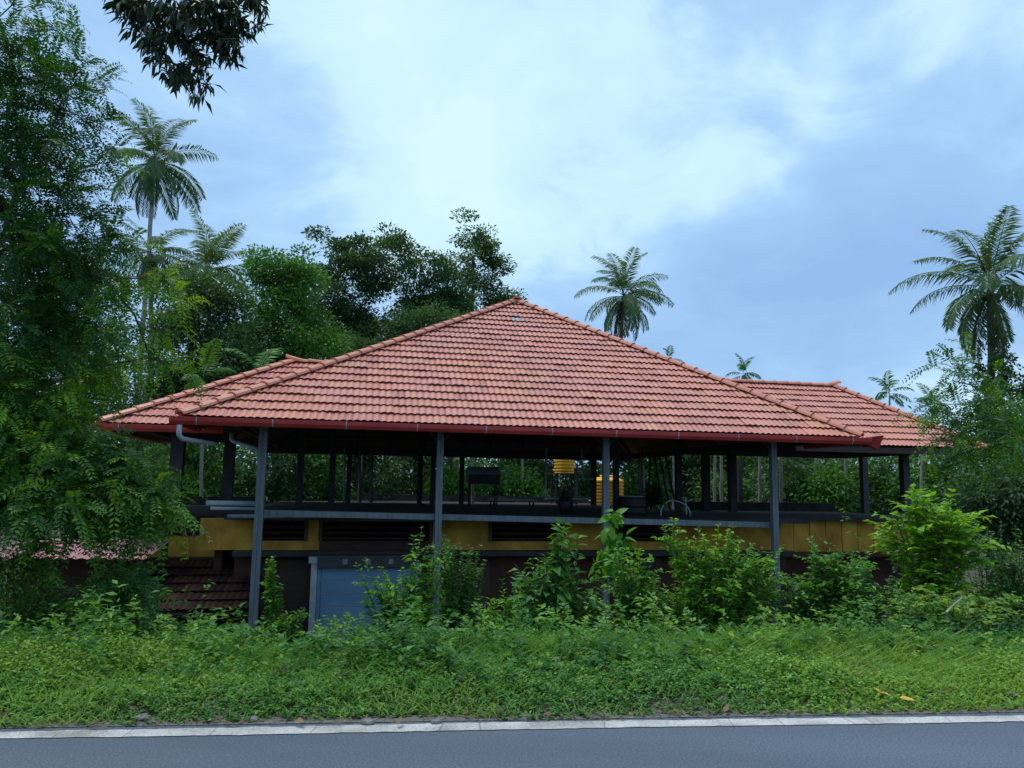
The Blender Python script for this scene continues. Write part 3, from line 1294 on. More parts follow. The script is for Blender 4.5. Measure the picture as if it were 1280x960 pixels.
# ridge and hip caps
mb = MB()
rp = []
for y, s, zo in ((-0.02, 1.0, 0.022), (0.03, 0.97, 0.012), (0.40, 0.84, 0.0)):
    n0 = len(mb.v)
    for k in range(7):
        a = math.pi * k / 6
        mb.v.append((math.cos(a) * 0.135 * s, y, math.sin(a) * 0.085 * s + zo - 0.02))
    if rp:
        for k in range(6):
            mb.f.append((rp[-1] + k, n0 + k, n0 + k + 1, rp[-1] + k + 1))
    rp.append(n0)
# thickness at the open end
n0 = len(mb.v)
for k in range(7):
    a = math.pi * k / 6
    mb.v.append((math.cos(a) * 0.112, -0.018, math.sin(a) * 0.064 - 0.02))
for k in range(6):
    mb.f.append((k + 1, n0 + k + 1, n0 + k, k))
cap_me = mb.mesh('ridge_tile', M_RIDGE, smooth=False)
cap_me.attributes.new('tint', 'FLOAT', 'POINT')


def cap_run(p, q, z=0.045, gap=0.345, seed=0):
    """caps from p up to q, their open end downhill"""
    rng = np.random.default_rng(seed)
    p, q = Vector(p), Vector(q)
    d = (q - p)
    ln = d.length
    d.normalize()
    k = max(1, int(round(ln / gap)))
    for i in range(k):
        o = link(bpy.data.objects.new('ridge_tile', cap_me), roof)
        m = leaf_matrix(p + d * (ln * i / k) + Vector((0, 0, z)), d, (0, 0, 1), 1.0)
        o.matrix_local = m @ Matrix.Rotation(rng.normal(0, 0.02), 4, 'Z') @ Matrix.Diagonal((1, ln / k / 0.345 * 1.02, 1, 1))


cap_run(c00, apx, seed=1)
cap_run(c10, apx, seed=2)
cap_run(c01, apx, seed=3)
cap_run(c11, apx, seed=4)
cap_run(wl0, LR, seed=5)
cap_run(wl1, LR, seed=6)
cap_run(wr0, RR, seed=7)
cap_run(wr1, RR, seed=8)
cap_run(LR, vl, seed=9, z=0.02)
cap_run(RR, vr, seed=10, z=0.02)
# upturned horns where the wing ridges end
for e_, sx in ((LR, -1), (RR, 1)):
    o = link(bpy.data.objects.new('ridge_tile', cap_me), roof)
    o.matrix_local = leaf_matrix(Vector(e_) + Vector((sx * 0.16, 0, 0.09)), (-sx * 0.97, 0, -0.17), (0, 0, 1), 1.08)
# little horn at the apex
o = link(bpy.data.objects.new('ridge_tile', cap_me), roof)
o.matrix_local = leaf_matrix(Vector(apx) + Vector((0, -0.16, 0.02)), (0, 0.95, 0.12), (0, 0, 1), 1.1)


# gutters: a red painted channel along every eave, clips across it
def gutter(p, q, out, name='gutter', drop=0.02, clips=0.0, mat=None):
    p, q, out = Vector(p), Vector(q), Vector(out).normalized()
    d = (q - p).normalized()
    prof = [(0.0, 0.03), (0.0, -0.095), (0.045, -0.125), (0.10, -0.115), (0.135, -0.06), (0.140, 0.005), (0.152, 0.012), (0.152, -0.002),
            (0.146, -0.066), (0.104, -0.127), (0.04, -0.137), (-0.012, -0.10), (-0.012, 0.03)]
    m = MB()
    for b in (p, q):
        for x, z in prof:
            m.v.append(tuple(b + out * (x * 0.9 - 0.02) + Vector((0, 0, z * 0.84 - drop))))
    k = len(prof)
    for i in range(k):
        j = (i + 1) % k
        m.f.append((i, j, k + j, k + i))
    m.f.append(tuple(reversed(range(k))))
    m.f.append(tuple(range(k, 2 * k)))
    g = m.build(name, mat or M_REDPAINT, pav)
    if clips:
        ln = (q - p).length
        nn = int(ln / clips)
        cp = MB()
        # one clip: a narrow strap following the outside of the channel
        outer = [(0.150, 0.016), (0.150, -0.066), (0.108, -0.131), (0.04, -0.141)]
        for w in (-0.008, 0.008):
            for x, z in outer:
                cp.v.append(tuple(d * w + out * (x * 0.9 - 0.014) + Vector((0, 0, z * 0.84 - drop))))
        for i in range(3):
            cp.f.append((i, i + 1, 4 + i + 1, 4 + i))
        cme = cp.mesh('gutter_clip', M_PVC)
        for i in range(nn + 1):
            o = link(bpy.data.objects.new('gutter_clip', cme), g)
            o.location = p + d * ((i + 0.35) * ln / (nn + 0.7))
    return g


e = 0.06
gutter((-0.14, -0.03, EZ), (MW + 0.14, -0.03, EZ), (0, -1, 0), clips=1.18)
gutter((WL0 - 0.12, WV0 - 0.03, EZ), (0.35, WV0 - 0.03, EZ), (0, -1, 0), clips=1.18)
gutter((MW + 0.14, MD + 0.03, EZ), (-0.14, MD + 0.03, EZ), (0, 1, 0), mat=M_DARKSTEEL)
gutter((WL0 - 0.03, WV1, EZ), (WL0 - 0.03, WV0, EZ), (-1, 0, 0))
gutter((-0.03, WV0 - 0.3, EZ), (-0.03, 0, EZ), (-1, 0, 0))
gutter((MW + 0.03, 0, EZ), (MW + 0.03, WV0 - 0.3, EZ), (1, 0, 0))
# flared gutter end at the right front corner
m = MB()
m.v += [(MW + 0.13, -0.17, EZ + 0.02), (MW + 0.36, -0.20, EZ + 0.05), (MW + 0.30, -0.10, EZ - 0.22), (MW + 0.10, -0.06, EZ - 0.13),
        (MW + 0.13, 0.02, EZ + 0.02), (MW + 0.36, 0.06, EZ + 0.05), (MW + 0.30, 0.02, EZ - 0.22), (MW + 0.10, 0.0, EZ - 0.13)]
m.f += [(3, 2, 1, 0), (4, 5, 6, 7), (0, 1, 5, 4), (1, 2, 6, 5), (2, 3, 7, 6), (3, 0, 4, 7)]
m.build('gutter_spout', M_REDPAINT, pav)
# barge boards under the wing eaves on the right (dark)
mb = MB()
mb.bar((MW, WV0 + 0.02, EZ - 0.1), (WR1, WV0 + 0.02, EZ - 0.1), 0.03, 0.12)
mb.build('fascia_board', M_DARKWOOD, pav)

# downpipe at the left front corner
mb = MB()
pp = [(0.02, -0.09, EZ - 0.14), (0.02, -0.09, EZ - 0.30), (0.06, -0.05, EZ - 0.36), (0.50, 0.36, EZ - 0.42)]
mb.tube(pp, 0.042, 10)
mb.build('downpipe', M_PVC, pav, smooth=True)
ud, zd = at_v(289, 549, 2.0)
ue, ze = at_v(325, 563, 1.0)
MB().tube([(ud, 2.0, zd + 0.12), (ud, 2.0, zd), (ud + 0.05, 1.95, zd - 0.04), (ue, 1.0, ze)], 0.038, 10).build('downpipe', M_PVC, pav, smooth=True)


# posts: (pixel x, pixel y, v, width, foot z, material)
def roof_under(u, v):
    """height of the roof's underside above a point of the plan"""
    zs = [AP[2] * v / AP[1], AP[2] * (MD - v) / (MD - AP[1]), sL * u, sR * (MW - u)]
    zm = min(zs)
    zw = -1
    if WV0 <= v <= WV1 and WL0 <= u <= WR1:
        half = WRV - WV0
        zw = min(WRZ * (v - WV0) / half, WRZ * (WV1 - v) / (WV1 - WRV), WRZ * (u - WL0) / (WRL - WL0), WRZ * (WR1 - u) / (WR1 - WRR))
    return EZ + max(zm, zw, 0) - 0.06


SLAB = 0.96
GROUNDZ = -1.86
post_spots = []


def post(px, py, v, w, foot, mat):
    u, _ = at_v(px, py, v)
    top = roof_under(u, v)
    m = MB()
    if mat is M_STEEL:
        # a square hollow section of two channels, seam down the front, a foot plate and a top plate
        m.box((u - w / 2, v - w / 2, foot), (u - w * 0.03, v + w / 2, top))
        m.box((u + w * 0.03, v - w / 2, foot), (u + w / 2, v + w / 2, top))
        m.box((u - w * 0.04, v - w / 2 + 0.012, foot), (u + w * 0.04, v + w / 2 - 0.012, top - 0.002))
        m.box((u - w * 0.8, v - w * 0.8, foot - 0.02), (u + w * 0.8, v + w * 0.8, foot + 0.015))
        m.box((u - w * 0.7, v - w * 0.7, top - 0.03), (u + w * 0.7, v + w * 0.7, top - 0.012))
    else:
        m.box((u - w / 2, v - w / 2, foot), (u + w / 2, v + w / 2, top))
        m.box((u - w * 0.8, v - w * 0.8, foot), (u + w * 0.8, v + w * 0.8, foot + 0.02))
    o = m.build('post', mat, pav)
    post_spots.append((u, v, top))
    return u, v


for px, py in ((324, 640), (548, 640), (757, 640), (968, 640)):
    post(px, py, 0.72, 0.142 if px < 400 else 0.115, GROUNDZ, M_STEEL)
for px, v, w in ((220, 3.0, 0.24), (285, 4.4, 0.22), (375, 6.6, 0.15), (415, 6.8, 0.15), (436, 9.5, 0.13), (525, 11.7, 0.15), (541, 8.8, 0.13),
                 (577, 11.7, 0.14), (848, 7.0, 0.16), (882, 7.4, 0.19), (915, 6.9, 0.20), (925, 11.7, 0.14), (1080, 6.9, 0.17),
                 (1131, 3.2, 0.17), (770, 5.2, 0.13), (801, 11.7, 0.13), (742, 11.7, 0.16)):
    post(px, 600, v, w, SLAB - 0.04, M_DARKSTEEL)

# beams, rafters and purlins under the roof
mb = MB()
for (a, b) in (((0.6, 0.72), (MW - 0.4, 0.72)), ((0.5, 11.7), (MW - 0.5, 11.7)), ((0.6, 0.72), (0.6, 11.7)), ((MW - 0.4, 0.72), (MW - 0.4, 11.7)),
               ((WL0 + 0.5, 3.0), (0.6, 3.0)), ((WL0 + 0.5, 7.4), (0.6, 7.4)), ((WL0 + 0.5, 3.0), (WL0 + 0.5, 7.4)),
               ((MW, 3.0), (WR1 - 0.5, 3.0)), ((MW, 7.4), (WR1 - 0.5, 7.4)), ((WR1 - 0.5, 3.0), (WR1 - 0.5, 7.4))):
    za, zb = roof_under(*a) - 0.20, roof_under(*b) - 0.20
    z = min(za, zb)
    mb.bar((a[0], a[1], z), (b[0], b[1], z), 0.09, 0.16)
mb.build('eave_beam', M_DARKSTEEL, pav)
# hip rafters, common rafters
for p in (c00, c10, c01, c11):
    m = MB()
    m.bar(Vector(p) + Vector((0, 0, -0.12)), Vector(apx) + Vector((0, 0, -0.12)), 0.07, 0.10)
    m.build('hip_rafter', M_DARKSTEEL, pav)
for i in range(11):
    u = 0.9 + i * 1.07
    for side in (0, 1):
        vtop = min(u / AP[0], (MW - u) / (MW - AP[0]), 1.0)
        if side == 0:
            p0, p1 = (u, 0.03, EZ - 0.12), (u, AP[1] * vtop, EZ + AP[2] * vtop - 0.12)
        else:
            p0, p1 = (u, MD - 0.03, EZ - 0.12), (u, MD - (MD - AP[1]) * vtop, EZ + AP[2] * vtop - 0.12)
        m = MB()
        m.bar(p0, p1, 0.05, 0.08)
        m.build('rafter', M_DARKSTEEL, pav)
for k in range(1, 8):
    f = k / 8.5
    for side in (0, 1):
        m = MB()
        v = AP[1] * f if side == 0 else MD - (MD - AP[1]) * f
        m.bar((AP[0] * f + 0.05, v, EZ + AP[2] * f - 0.075), (MW - (MW - AP[0]) * f - 0.05, v, EZ + AP[2] * f - 0.075), 0.04, 0.03)
        m.build('purlin', M_DARKSTEEL, pav)
# braces from the front posts
for (u, v, top) in post_spots[:4]:
    for s in (-1, 1):
        m = MB()
        m.bar((u + s * 0.05, v, top - 0.62), (u + s * 0.5, v, top - 0.22), 0.035)
        m.build('brace', M_DARKSTEEL, pav)
# long grey pipe rail fixed behind the front posts
u0, z0 = at_v(330, 641, 0.85)
u1, z1 = at_v(964, 656, 0.85)
mb = MB()
mb.bar((u0, 0.85, z0), (u1, 0.85, z1), 0.07, 0.105)
mb.build('rail', M_STEEL, pav)

# ------------------------------------------------------------------ the flat roofed house below
house = thing('flat_roofed_house', 'low yellow walled house with flat terrace under the tiled pavilion', 'house',
              (ORG[0], ORG[1], 0), YAW)
M_YARD = simple('yard_concrete', (0.05, 0.045, 0.04), (0.10, 0.09, 0.08), 1.5, 0.95)
sl = MB()
sl.box((0.55, 1.55, SLAB - 0.07), (12.3, 15.6, SLAB))
sl.box((-1.25, 2.95, SLAB - 0.072), (0.548, 8.0, SLAB - 0.003))
sl.box((12.302, 2.95, SLAB - 0.072), (17.2, 8.0, SLAB - 0.003))
sl.build('terrace_slab', M_CONC, house)
pr = MB()
pr.box((0.6, 15.40, SLAB + 0.002), (12.25, 15.55, SLAB + 0.22))
pr.build('parapet', M_CONC, house)
pr = MB().box((-1.2, 7.8, SLAB + 0.002), (0.5, 7.95, SLAB + 0.22))
pr.build('parapet', M_CONC, house)
pr = MB().box((12.4, 7.8, SLAB + 0.002), (17.1, 7.95, SLAB + 0.25))
pr.build('parapet', M_CONC, house)
WALLV = 2.15


def wall_panel(px0, px1, z0, z1, v=WALLV, mat=M_YELLOW, name='wall', th=0.15):
    ua, _ = at_v(px0, 660, v)
    ub, _ = at_v(px1, 660, v)
    m = MB()
    m.box((ua, v, z0), (ub, v + th, z1))
    return m.build(name, mat, house)


def wz(py, px=600, v=WALLV):
    return at_v(px, py, v)[1]


SILL = 0.30
TOPW = SLAB - 0.074
# upper yellow band: solid panels with louvred openings between them
solid = [(384, 400), (540, 612), (704, 772), (838, 970)]
wall_panel(250, 322, SILL, TOPW)
for a, b in solid:
    wall_panel(a, b, SILL, TOPW)
openings = [(322, 384), (400, 540), (612, 704), (772, 838)]
for i, (a, b) in enumerate(openings):
    wall_panel(a, b, SILL, SILL + 0.17, mat=M_BROWN if i == 1 else M_YELLOW)  # second sill coloured dark in place of a deep recess's shade
    ua, _ = at_v(a, 660, WALLV)
    ub, _ = at_v(b, 660, WALLV)
    w = MB().box((ua + 0.052, WALLV - 0.025, TOPW - 0.05), (ub - 0.052, WALLV + 0.11, TOPW - 0.004)).build('window', M_DARKWOOD, house)
    for e0, e1 in ((ua - 0.02, ua + 0.05), (ub - 0.05, ub + 0.02)):
        MB().box((e0, WALLV - 0.03, SILL + 0.172), (e1, WALLV + 0.12, TOPW - 0.002)).build('jamb', M_DARKWOOD, w)
    for k in range(3):
        m = MB()
        z = SILL + 0.20 + k * 0.11
        m.bar((ua + 0.052, WALLV + 0.04, z), (ub - 0.052, WALLV + 0.04, z), 0.10, 0.018, up=(0, 0.5, 0.85))
        m.build('slat', M_DARKWOOD, w)
# sunshade ledge and dark lower wall
m = MB()
m.box((0.7, WALLV - 0.42, SILL - 0.085), (12.1, WALLV - 0.002, SILL - 0.004))
m.build('sunshade', M_CONC, house)
bs = MB()
bs.box((0.7, WALLV + 0.01, GROUNDZ - 0.1), (12.1, WALLV + 0.16, SILL - 0.004))
bs.build('lower_wall', M_BROWN, house)
bk = MB()
bk.box((0.7, 15.2, GROUNDZ - 0.1), (12.1, 15.35, SLAB - 0.074))
bk.box((0.7, WALLV + 0.162, GROUNDZ - 0.1), (0.85, 15.198, SLAB - 0.074))
bk.box((11.95, WALLV + 0.162, GROUNDZ - 0.1), (12.1, 15.198, SLAB - 0.074))
bk.build('rear_wall', M_YELLOW, house)
# doors in the lower wall
for px in (360, 585, 800):
    u, _ = at_v(px, 700, WALLV)
    m = MB()
    m.box((u - 0.45, WALLV - 0.03, GROUNDZ), (u + 0.45, WALLV + 0.008, 0.12))
    d = m.build('door', M_DARKWOOD, house)
    m = MB()
    m.box((u + 0.33, WALLV - 0.07, -0.9), (u + 0.36, WALLV - 0.032, -0.75))
    m.build('handle', M_PVC, d)
# right wing: long yellow boarded wall, boards apart
ua, _ = at_v(972, 680, 3.1)
ub, _ = at_v(1150, 680, 3.1)
nb = 9
for k in range(nb):
    m = MB()
    a = ua + (ub - ua) * k / nb
    b = ua + (ub - ua) * (k + 1) / nb
    m.box((a + 0.008, 3.1 + 0.006 * (k % 2), SILL - 0.12), (b - 0.008, 3.2, SLAB - 0.076))
    m.build('panel', M_YELLOW, house)
m = MB()
m.box((12.35, 3.205, GROUNDZ - 0.1), (17.0, 3.32, SLAB - 0.076))
m.box((12.35, 2.85, SILL - 0.22), (17.0, 3.09, SILL - 0.13))
m.box((12.35, 3.322, GROUNDZ - 0.1), (12.47, 7.7, SLAB - 0.076))
m.box((16.88, 3.322, GROUNDZ - 0.1), (17.0, 7.7, SLAB - 0.076))
m.build('wing_wall', M_BROWN, house)
# left wing
m = MB()
m.box((-1.1, 3.1, SILL - 0.4), (0.3, 3.25, SLAB - 0.076))
m.build('wall', M_YELLOW, house)
m = MB()
m.box((-1.1, 3.09, SILL + 0.19), (0.15, 3.30, SLAB - 0.08))
w = m.build('window', M_DARKWOOD, house)
for k in range(3):
    q = MB()
    q.bar((-1.05, 3.06, SILL + 0.25 + k * 0.1), (0.1, 3.06, SILL + 0.25 + k * 0.1), 0.08, 0.016, up=(0, 0.5, 0.85))
    q.build('slat', M_DARKWOOD, w)
m = MB()
m.box((-1.1, 3.11, GROUNDZ - 0.1), (0.3, 3.24, SILL - 0.402))
m.box((0.302, WALLV + 0.2, GROUNDZ - 0.1), (0.45, 8, SLAB - 0.076))
m.build('lower_wall', M_BROWN, house)
# pale gutters at the left edge of the slab
ua, za = at_v(256, 629, 2.6)
ub, zb = at_v(470, 635, 1.15)
m = MB()
m.tube([(ua, 2.75, za), (1.0, 2.75, za)], 0.055, 8)
m.tube([(ua + 0.1, 2.68, za - 0.10), (0.95, 2.68, za - 0.10)], 0.035, 8)
m.build('pipe', M_PVC, house, smooth=True)
m = MB()
m.tube([(0.62, 1.50, SLAB - 0.01), (4.0, 1.50, SLAB + 0.02)], 0.038, 8)
m.build('pipe', M_STEEL, house, smooth=True)
# lean-to on the left, its tiles toned dark to carry the shade
lt = MB()
lt.box((-0.95, 2.9, 0.02), (1.35, 3.0, 0.10))
L0, L1 = np.array([-1.0, 0.95, -0.62]), np.array([1.3, 0.95, -0.62])
LT = np.array([-1.0, 2.9, 0.06])
lt.v += [tuple(L0 - [0, 0, 0.04]), tuple(L1 - [0, 0, 0.04]), (1.3, 2.9, 0.02), (-1.0, 2.9, 0.02),
         tuple(L0 - [0, 0, 0.07]), tuple(L1 - [0, 0, 0.07]), (1.3, 2.9, -0.01), (-1.0, 2.9, -0.01)]
n = 8
lt.f += [tuple(n + i for i in q) for q in ((0, 1, 2, 3), (7, 6, 5, 4), (0, 4, 5, 1), (1, 5, 6, 2), (2, 6, 7, 3), (3, 7, 4, 0))]
porch = lt.build('porch_roof', M_DARKWOOD, house)
shade_tile_mesh = np_mesh('shade_roof_tile', TV, TF, M_SHADETILE, np.zeros(len(TV)))
tile_face(porch, L0, (1, 0, 0), LT - L0, 10, 6, [], 21, 60, M_SHADETILE, single_mesh=shade_tile_mesh)
for u in (-0.9, 1.2):
    m = MB()
    m.box((u - 0.05, 1.05, GROUNDZ - 0.1), (u + 0.05, 1.15, -0.68))
    m.build('porch_post', M_DARKSTEEL, house)
# the blue rolling shutter in a pale frame
SV = 1.55
ua, za = at_v(397, 705, SV)
ub, _ = at_v(519, 705, SV)
fr = MB()
fr.box((ua - 0.11, SV - 0.06, GROUNDZ), (ua - 0.002, SV + 0.08, za + 0.02))
fr2 = MB().box((ub + 0.002, SV - 0.06, GROUNDZ), (ub + 0.11, SV + 0.08, za + 0.02))
fr3 = MB().box((ua - 0.16, SV - 0.09, za + 0.022), (ua + 0.04, SV + 0.1, za + 0.13))
shut = MB()
shut.box((ua, SV + 0.045, GROUNDZ), (ub, SV + 0.06, za - 0.06))
sh = shut.build('shutter', M_BLUE, house)
fr.build('frame_post', M_GREYFRAME, sh)
fr2.build('frame_post', M_GREYFRAME, sh)
fr3.build('frame_cap', M_GREYFRAME, sh)
ph = 0.235
k = 0
z = za - 0.06
while z > GROUNDZ + 0.05:
    m = MB()
    zb_ = max(z - ph, GROUNDZ)
    m.box((ua + 0.075, SV, zb_ + 0.012), (ub - 0.004, SV + 0.04, z - 0.004))
    m.build('slat', M_BLUE, sh, bevel=0.006)
    m = MB()
    m.box((ua + 0.075, SV - 0.006, zb_), (ub - 0.004, SV + 0.035, zb_ + 0.010))
    m.build('slat_lip', M_PVC, sh)
    z -= ph
m = MB()
m.box((ua + 0.002, SV - 0.01, GROUNDZ), (ua + 0.07, SV + 0.042, za - 0.062))
m.build('guide_rail', M_BLUE, sh)
m = MB()
m.box((ua, SV - 0.12, za - 0.055), (ub, SV + 0.3, za + 0.16))
m.build('shutter_box', M_DARKSTEEL, sh)
for k in range(3):
    m = MB()
    uu = ua + 0.45 + k * 0.42
    m.box((uu, SV - 0.14, za + 0.0), (uu + 0.09, SV - 0.122, za + 0.10))
    m.build('bracket', M_STEEL, sh)


# ------------------------------------------------------------------ things on the terrace
def on_terrace(px, v, py=620):
    u, _ = at_v(px, py, v)
    p = to_world(u, v, SLAB)
    return p


def ribbed_tank(name, label, loc, r, h, ribs, group=None):
    root = thing(name, label, 'water tank', loc, 0, group)
    prof = [(r * 0.97, 0.0), (r, 0.02)]
    for k in range(ribs):
        z0 = 0.03 + (h * 0.86 - 0.03) * k / ribs
        z1 = 0.03 + (h * 0.86 - 0.03) * (k + 1) / ribs
        d = z1 - z0
        prof += [(r * 0.945, z0 + d * 0.10), (r * 0.945, z0 + d * 0.30), (r, z0 + d * 0.48), (r, z0 + d * 0.92)]
    prof += [(r * 0.98, h * 0.87), (r * 0.72, h * 0.96), (r * 0.45, h * 0.97)]
    MB().lathe(prof, 28).build('body', M_TANK, root, smooth=False)
    MB().lathe([(r * 0.46, h * 0.965), (r * 0.46, h * 1.02), (r * 0.40, h * 1.05), (r * 0.05, h * 1.06)], 20).build('lid', M_TANK, root)
    MB().tube([(-r * 0.93, 0, 0.12), (-r * 1.12, 0, 0.12)], 0.025, 8).build('outlet', M_WHITEPVC, root)
    return root


# tank stand and the raised tank
p = on_terrace(705, 13.6)
_, zb = at_v(705, 592, 13.6)
st = thing('tank_stand', 'dark steel stand carrying the raised yellow water tank', 'stand', p, YAW)
for a in (-1, 1):
    for b in (-1, 1):
        MB().bar((a * 0.36, b * 0.36, 0), (a * 0.36, b * 0.36, zb - SLAB - 0.04), 0.06).build('leg', M_DARKSTEEL, st)
MB().box((-0.42, -0.42, zb - SLAB - 0.04), (0.42, 0.42, zb - SLAB)).build('platform', M_DARKSTEEL, st)
ribbed_tank('water_tank', 'yellow ribbed water tank raised on a dark stand under the roof', (p[0], p[1], zb), 0.365, 0.95, 7, 'yellow water tanks')
p = on_terrace(759, 13.9)
ribbed_tank('water_tank', 'yellow ribbed water tank standing straight on the terrace behind a post', p, 0.60, 1.0, 7, 'yellow water tanks')

# solar water heater
p = on_terrace(603, 8.6)
hz = at_v(603, 594, 8.6)[1] - SLAB
sh_ = thing('solar_water_heater', 'dark solar water heater with horizontal drum on legs on the terrace', 'water heater', p, YAW)
MB().tube([(-0.47, 0, hz), (-0.45, 0, hz), (0.45, 0, hz), (0.47, 0, hz)], [0.20, 0.235, 0.235, 0.20], 18).build('drum', M_HEATER, sh_, smooth=True)
for a in (-0.38, 0.38):
    MB().bar((a, 0.1, 0), (a, 0.1, hz - 0.2), 0.035).build('leg', M_DARKSTEEL, sh_)
    MB().bar((a, -0.2, 0), (a, -0.2, hz - 0.2), 0.035).build('leg', M_DARKSTEEL, sh_)
MB().box((-0.45, -0.26, hz - 0.26), (0.45, -0.235, hz + 0.02)).build('shield', M_BLACK, sh_)
p = on_terrace(640, 9.6)
fl = thing('flat_collector', 'flat dark collector panel lying beside the solar heater', 'panel', p, YAW)
MB().box((-0.7, -0.3, 0.16), (0.7, 0.3, 0.22)).build('panel', M_HEATER, fl)
for a in (-0.6, 0.6):
    for b in (-0.25, 0.25):
        MB().bar((a, b, 0), (a, b, 0.158), 0.04).build('leg', M_DARKSTEEL, fl)


def pipe_thing(label, pts_px, v, r, mat, name='pipe'):
    pts = []
    for px, py in pts_px:
        u, z = at_v(px, py, v)
        pts.append(to_world(u, v, max(z, SLAB + r)))
    b = np.array(pts[0])
    root = thing(name, label, 'pipe', b)
    MB().tube([q - b for q in pts], r, 8).build('pipe_run', mat, root, smooth=True)
    for q in pts[1:-1]:
        MB().lathe([(r * 1.35, -r * 1.6), (r * 1.35, r * 1.6)], 10, tuple(q - b)).build('elbow', mat, root, smooth=True)
    return root


pipe_thing('white vertical pipe bending along the terrace left of the raised yellow tank',
           [(683, 560), (682, 623), (735, 624)], 8.2, 0.032, M_WHITEPVC)
pipe_thing('white pipe dropping between the tanks with a bend to the lower tank', [(727, 560), (728, 599), (741, 599)], 8.4, 0.028, M_WHITEPVC)
pipe_thing('pale blue grey upright pipe under the raised yellow tank', [(720, 586), (720, 630)], 8.3, 0.05, M_PVC)
pipe_thing('thin pale pipe standing beside the leaning poles', [(833, 570), (833, 636)], 6.5, 0.025, M_PVC)
pipe_thing('thin white upright pipe beside a dark rear post left of the solar heater', [(431, 560), (430, 628)], 9.2, 0.03, M_PVC)
pipe_thing('pair of slim grey rods, the left one, standing on the terrace', [(450, 562), (450, 628)], 8.0, 0.04, M_STEEL)
pipe_thing('pair of slim grey rods, the right one, standing on the terrace', [(465, 562), (464, 628)], 8.0, 0.045, M_STEEL)


def pole(label, a, b, v, r=0.03):
    ua, za = at_v(*a, v)
    ub, _ = at_v(*b, v)
    p, q = to_world(ub, v, SLAB), to_world(ua, v + 0.25, za)
    o = MB().tube([(0, 0, 0), tuple(np.array(q) - np.array(p))], [r, r * 0.8], 7).build('leaning_pole', M_DARKWOOD)
    o.location = p
    return tag(o, label, 'pole', 'dark poles leaning on the terrace')


for lb, a, b in (('dark pole leaning outward, first of four beside the lower yellow tank', (818, 566), (808, 628)),
                 ('dark pole second from the lower yellow tank among the leaning poles', (822, 566), (829, 628)),
                 ('dark pole third from the lower yellow tank, next to the thin pale pipe', (828, 566), (838, 630)),
                 ('dark leaning pole farthest from the lower yellow tank', (836, 566), (846, 632))):
    pole(lb, a, b, 6.2)

# bulky dark drums, a sack and pots
p = on_terrace(790, 4.3)
dr = thing('storage_drum', 'squat dark storage drum on the terrace right of the lower tank', 'drum', p)
MB().lathe([(0.30, 0), (0.33, 0.03), (0.33, 0.16), (0.345, 0.18), (0.33, 0.20), (0.33, 0.36), (0.30, 0.40)], 22).build('body', M_BLACK, dr)
MB().lathe([(0.31, 0.402), (0.31, 0.43), (0.1, 0.44)], 20).build('lid', M_HEATER, dr)
p = on_terrace(707, 4.5)
dr = thing('water_jar', 'round dark jar on the terrace below the raised yellow tank', 'jar', p)
MB().lathe([(0.12, 0), (0.18, 0.10), (0.19, 0.25), (0.15, 0.36), (0.09, 0.42), (0.11, 0.46)], 18).build('body', M_BLACK, dr, smooth=True)
MB().lathe([(0.118, 0.462), (0.12, 0.48), (0.04, 0.50)], 14).build('lid', M_BLACK, dr)
pc = on_terrace(816, 4.8)
foliage_bush('pot_plant', 'dark bushy plant standing on the terrace beside the leaning poles', pc, [(pc + [0, 0, 0.42], np.array([0.14, 0.14, 0.22]))], 26, 26, (0.09, 0.05), L_MANGO, 88,
             spread=0.08, cat='plant', r_base=0.015)
# hose
hp = []
for i in range(15):
    a = math.pi * i / 14
    u, _ = at_v(826, 640, 2.4)
    hp.append(to_world(u + 0.26 - 0.26 * math.cos(a) * (1 if i < 8 else 1.6), 2.4, SLAB + 0.03 + 0.33 * math.sin(a) ** 0.8))
b0 = np.array(hp[0])
o = MB().tube([q - b0 for q in hp], 0.014, 6).build('hose', M_PVC, smooth=True)
o.location = b0
tag(o, 'pale hose arching in a loop on the terrace edge', 'hose')
# T-shaped drying stand
p = on_terrace(858, 4.4)
t_ = thing('drying_stand', 'small dark T shaped stand with a white upright on the terrace', 'stand', p, YAW)
MB().tube([(0, 0, 0), (-0.02, 0, 0.42)], 0.016, 6).build('upright', M_WHITEPVC, t_)
MB().bar((-0.12, 0, 0.44), (0.22, 0, 0.44), 0.02).build('crossbar', M_DARKSTEEL, t_)
MB().bar((0.20, 0, 0.0), (0.20, 0, 0.43), 0.016).build('upright', M_DARKSTEEL, t_)

# ------------------------------------------------------------------ pink sheet roofed shed on the left
sb = at(95, 690, 14.2)
shed = thing('tin_shed', 'low shed with a faded pink corrugated sheet roof behind the leafy tree', 'shed', (sb[0], sb[1], GROUNDZ), 0.12)
zt = sb[2] - GROUNDZ
mb = MB()
nn = 60
for row in (0, 1):
    for k in range(nn + 1):
        x = -1.35 + 2.7 * k / nn
        z = 0.018 * math.sin(k * math.pi / 2 * 1.0)
        mb.v.append((x, -0.55 + 1.5 * row, zt - 0.06 + 0.22 * row + z))
for k in range(nn):
    mb.f.append((k, k + 1, nn + 1 + k + 1, nn + 1 + k))
mb.build('roof', M_PINK, shed)
for x in (-1.25, 1.25):
    for y, dz in ((-0.45, 0.02), (0.85, 0.22)):
        MB().box((x - 0.05, y - 0.05, 0), (x + 0.05, y + 0.05, zt - 0.10 + dz)).build('post', M_DARKWOOD, shed)
MB().box((-1.2, 0.2, 0), (1.2, 0.3, zt - 0.14)).build('wall', M_BROWN, shed)

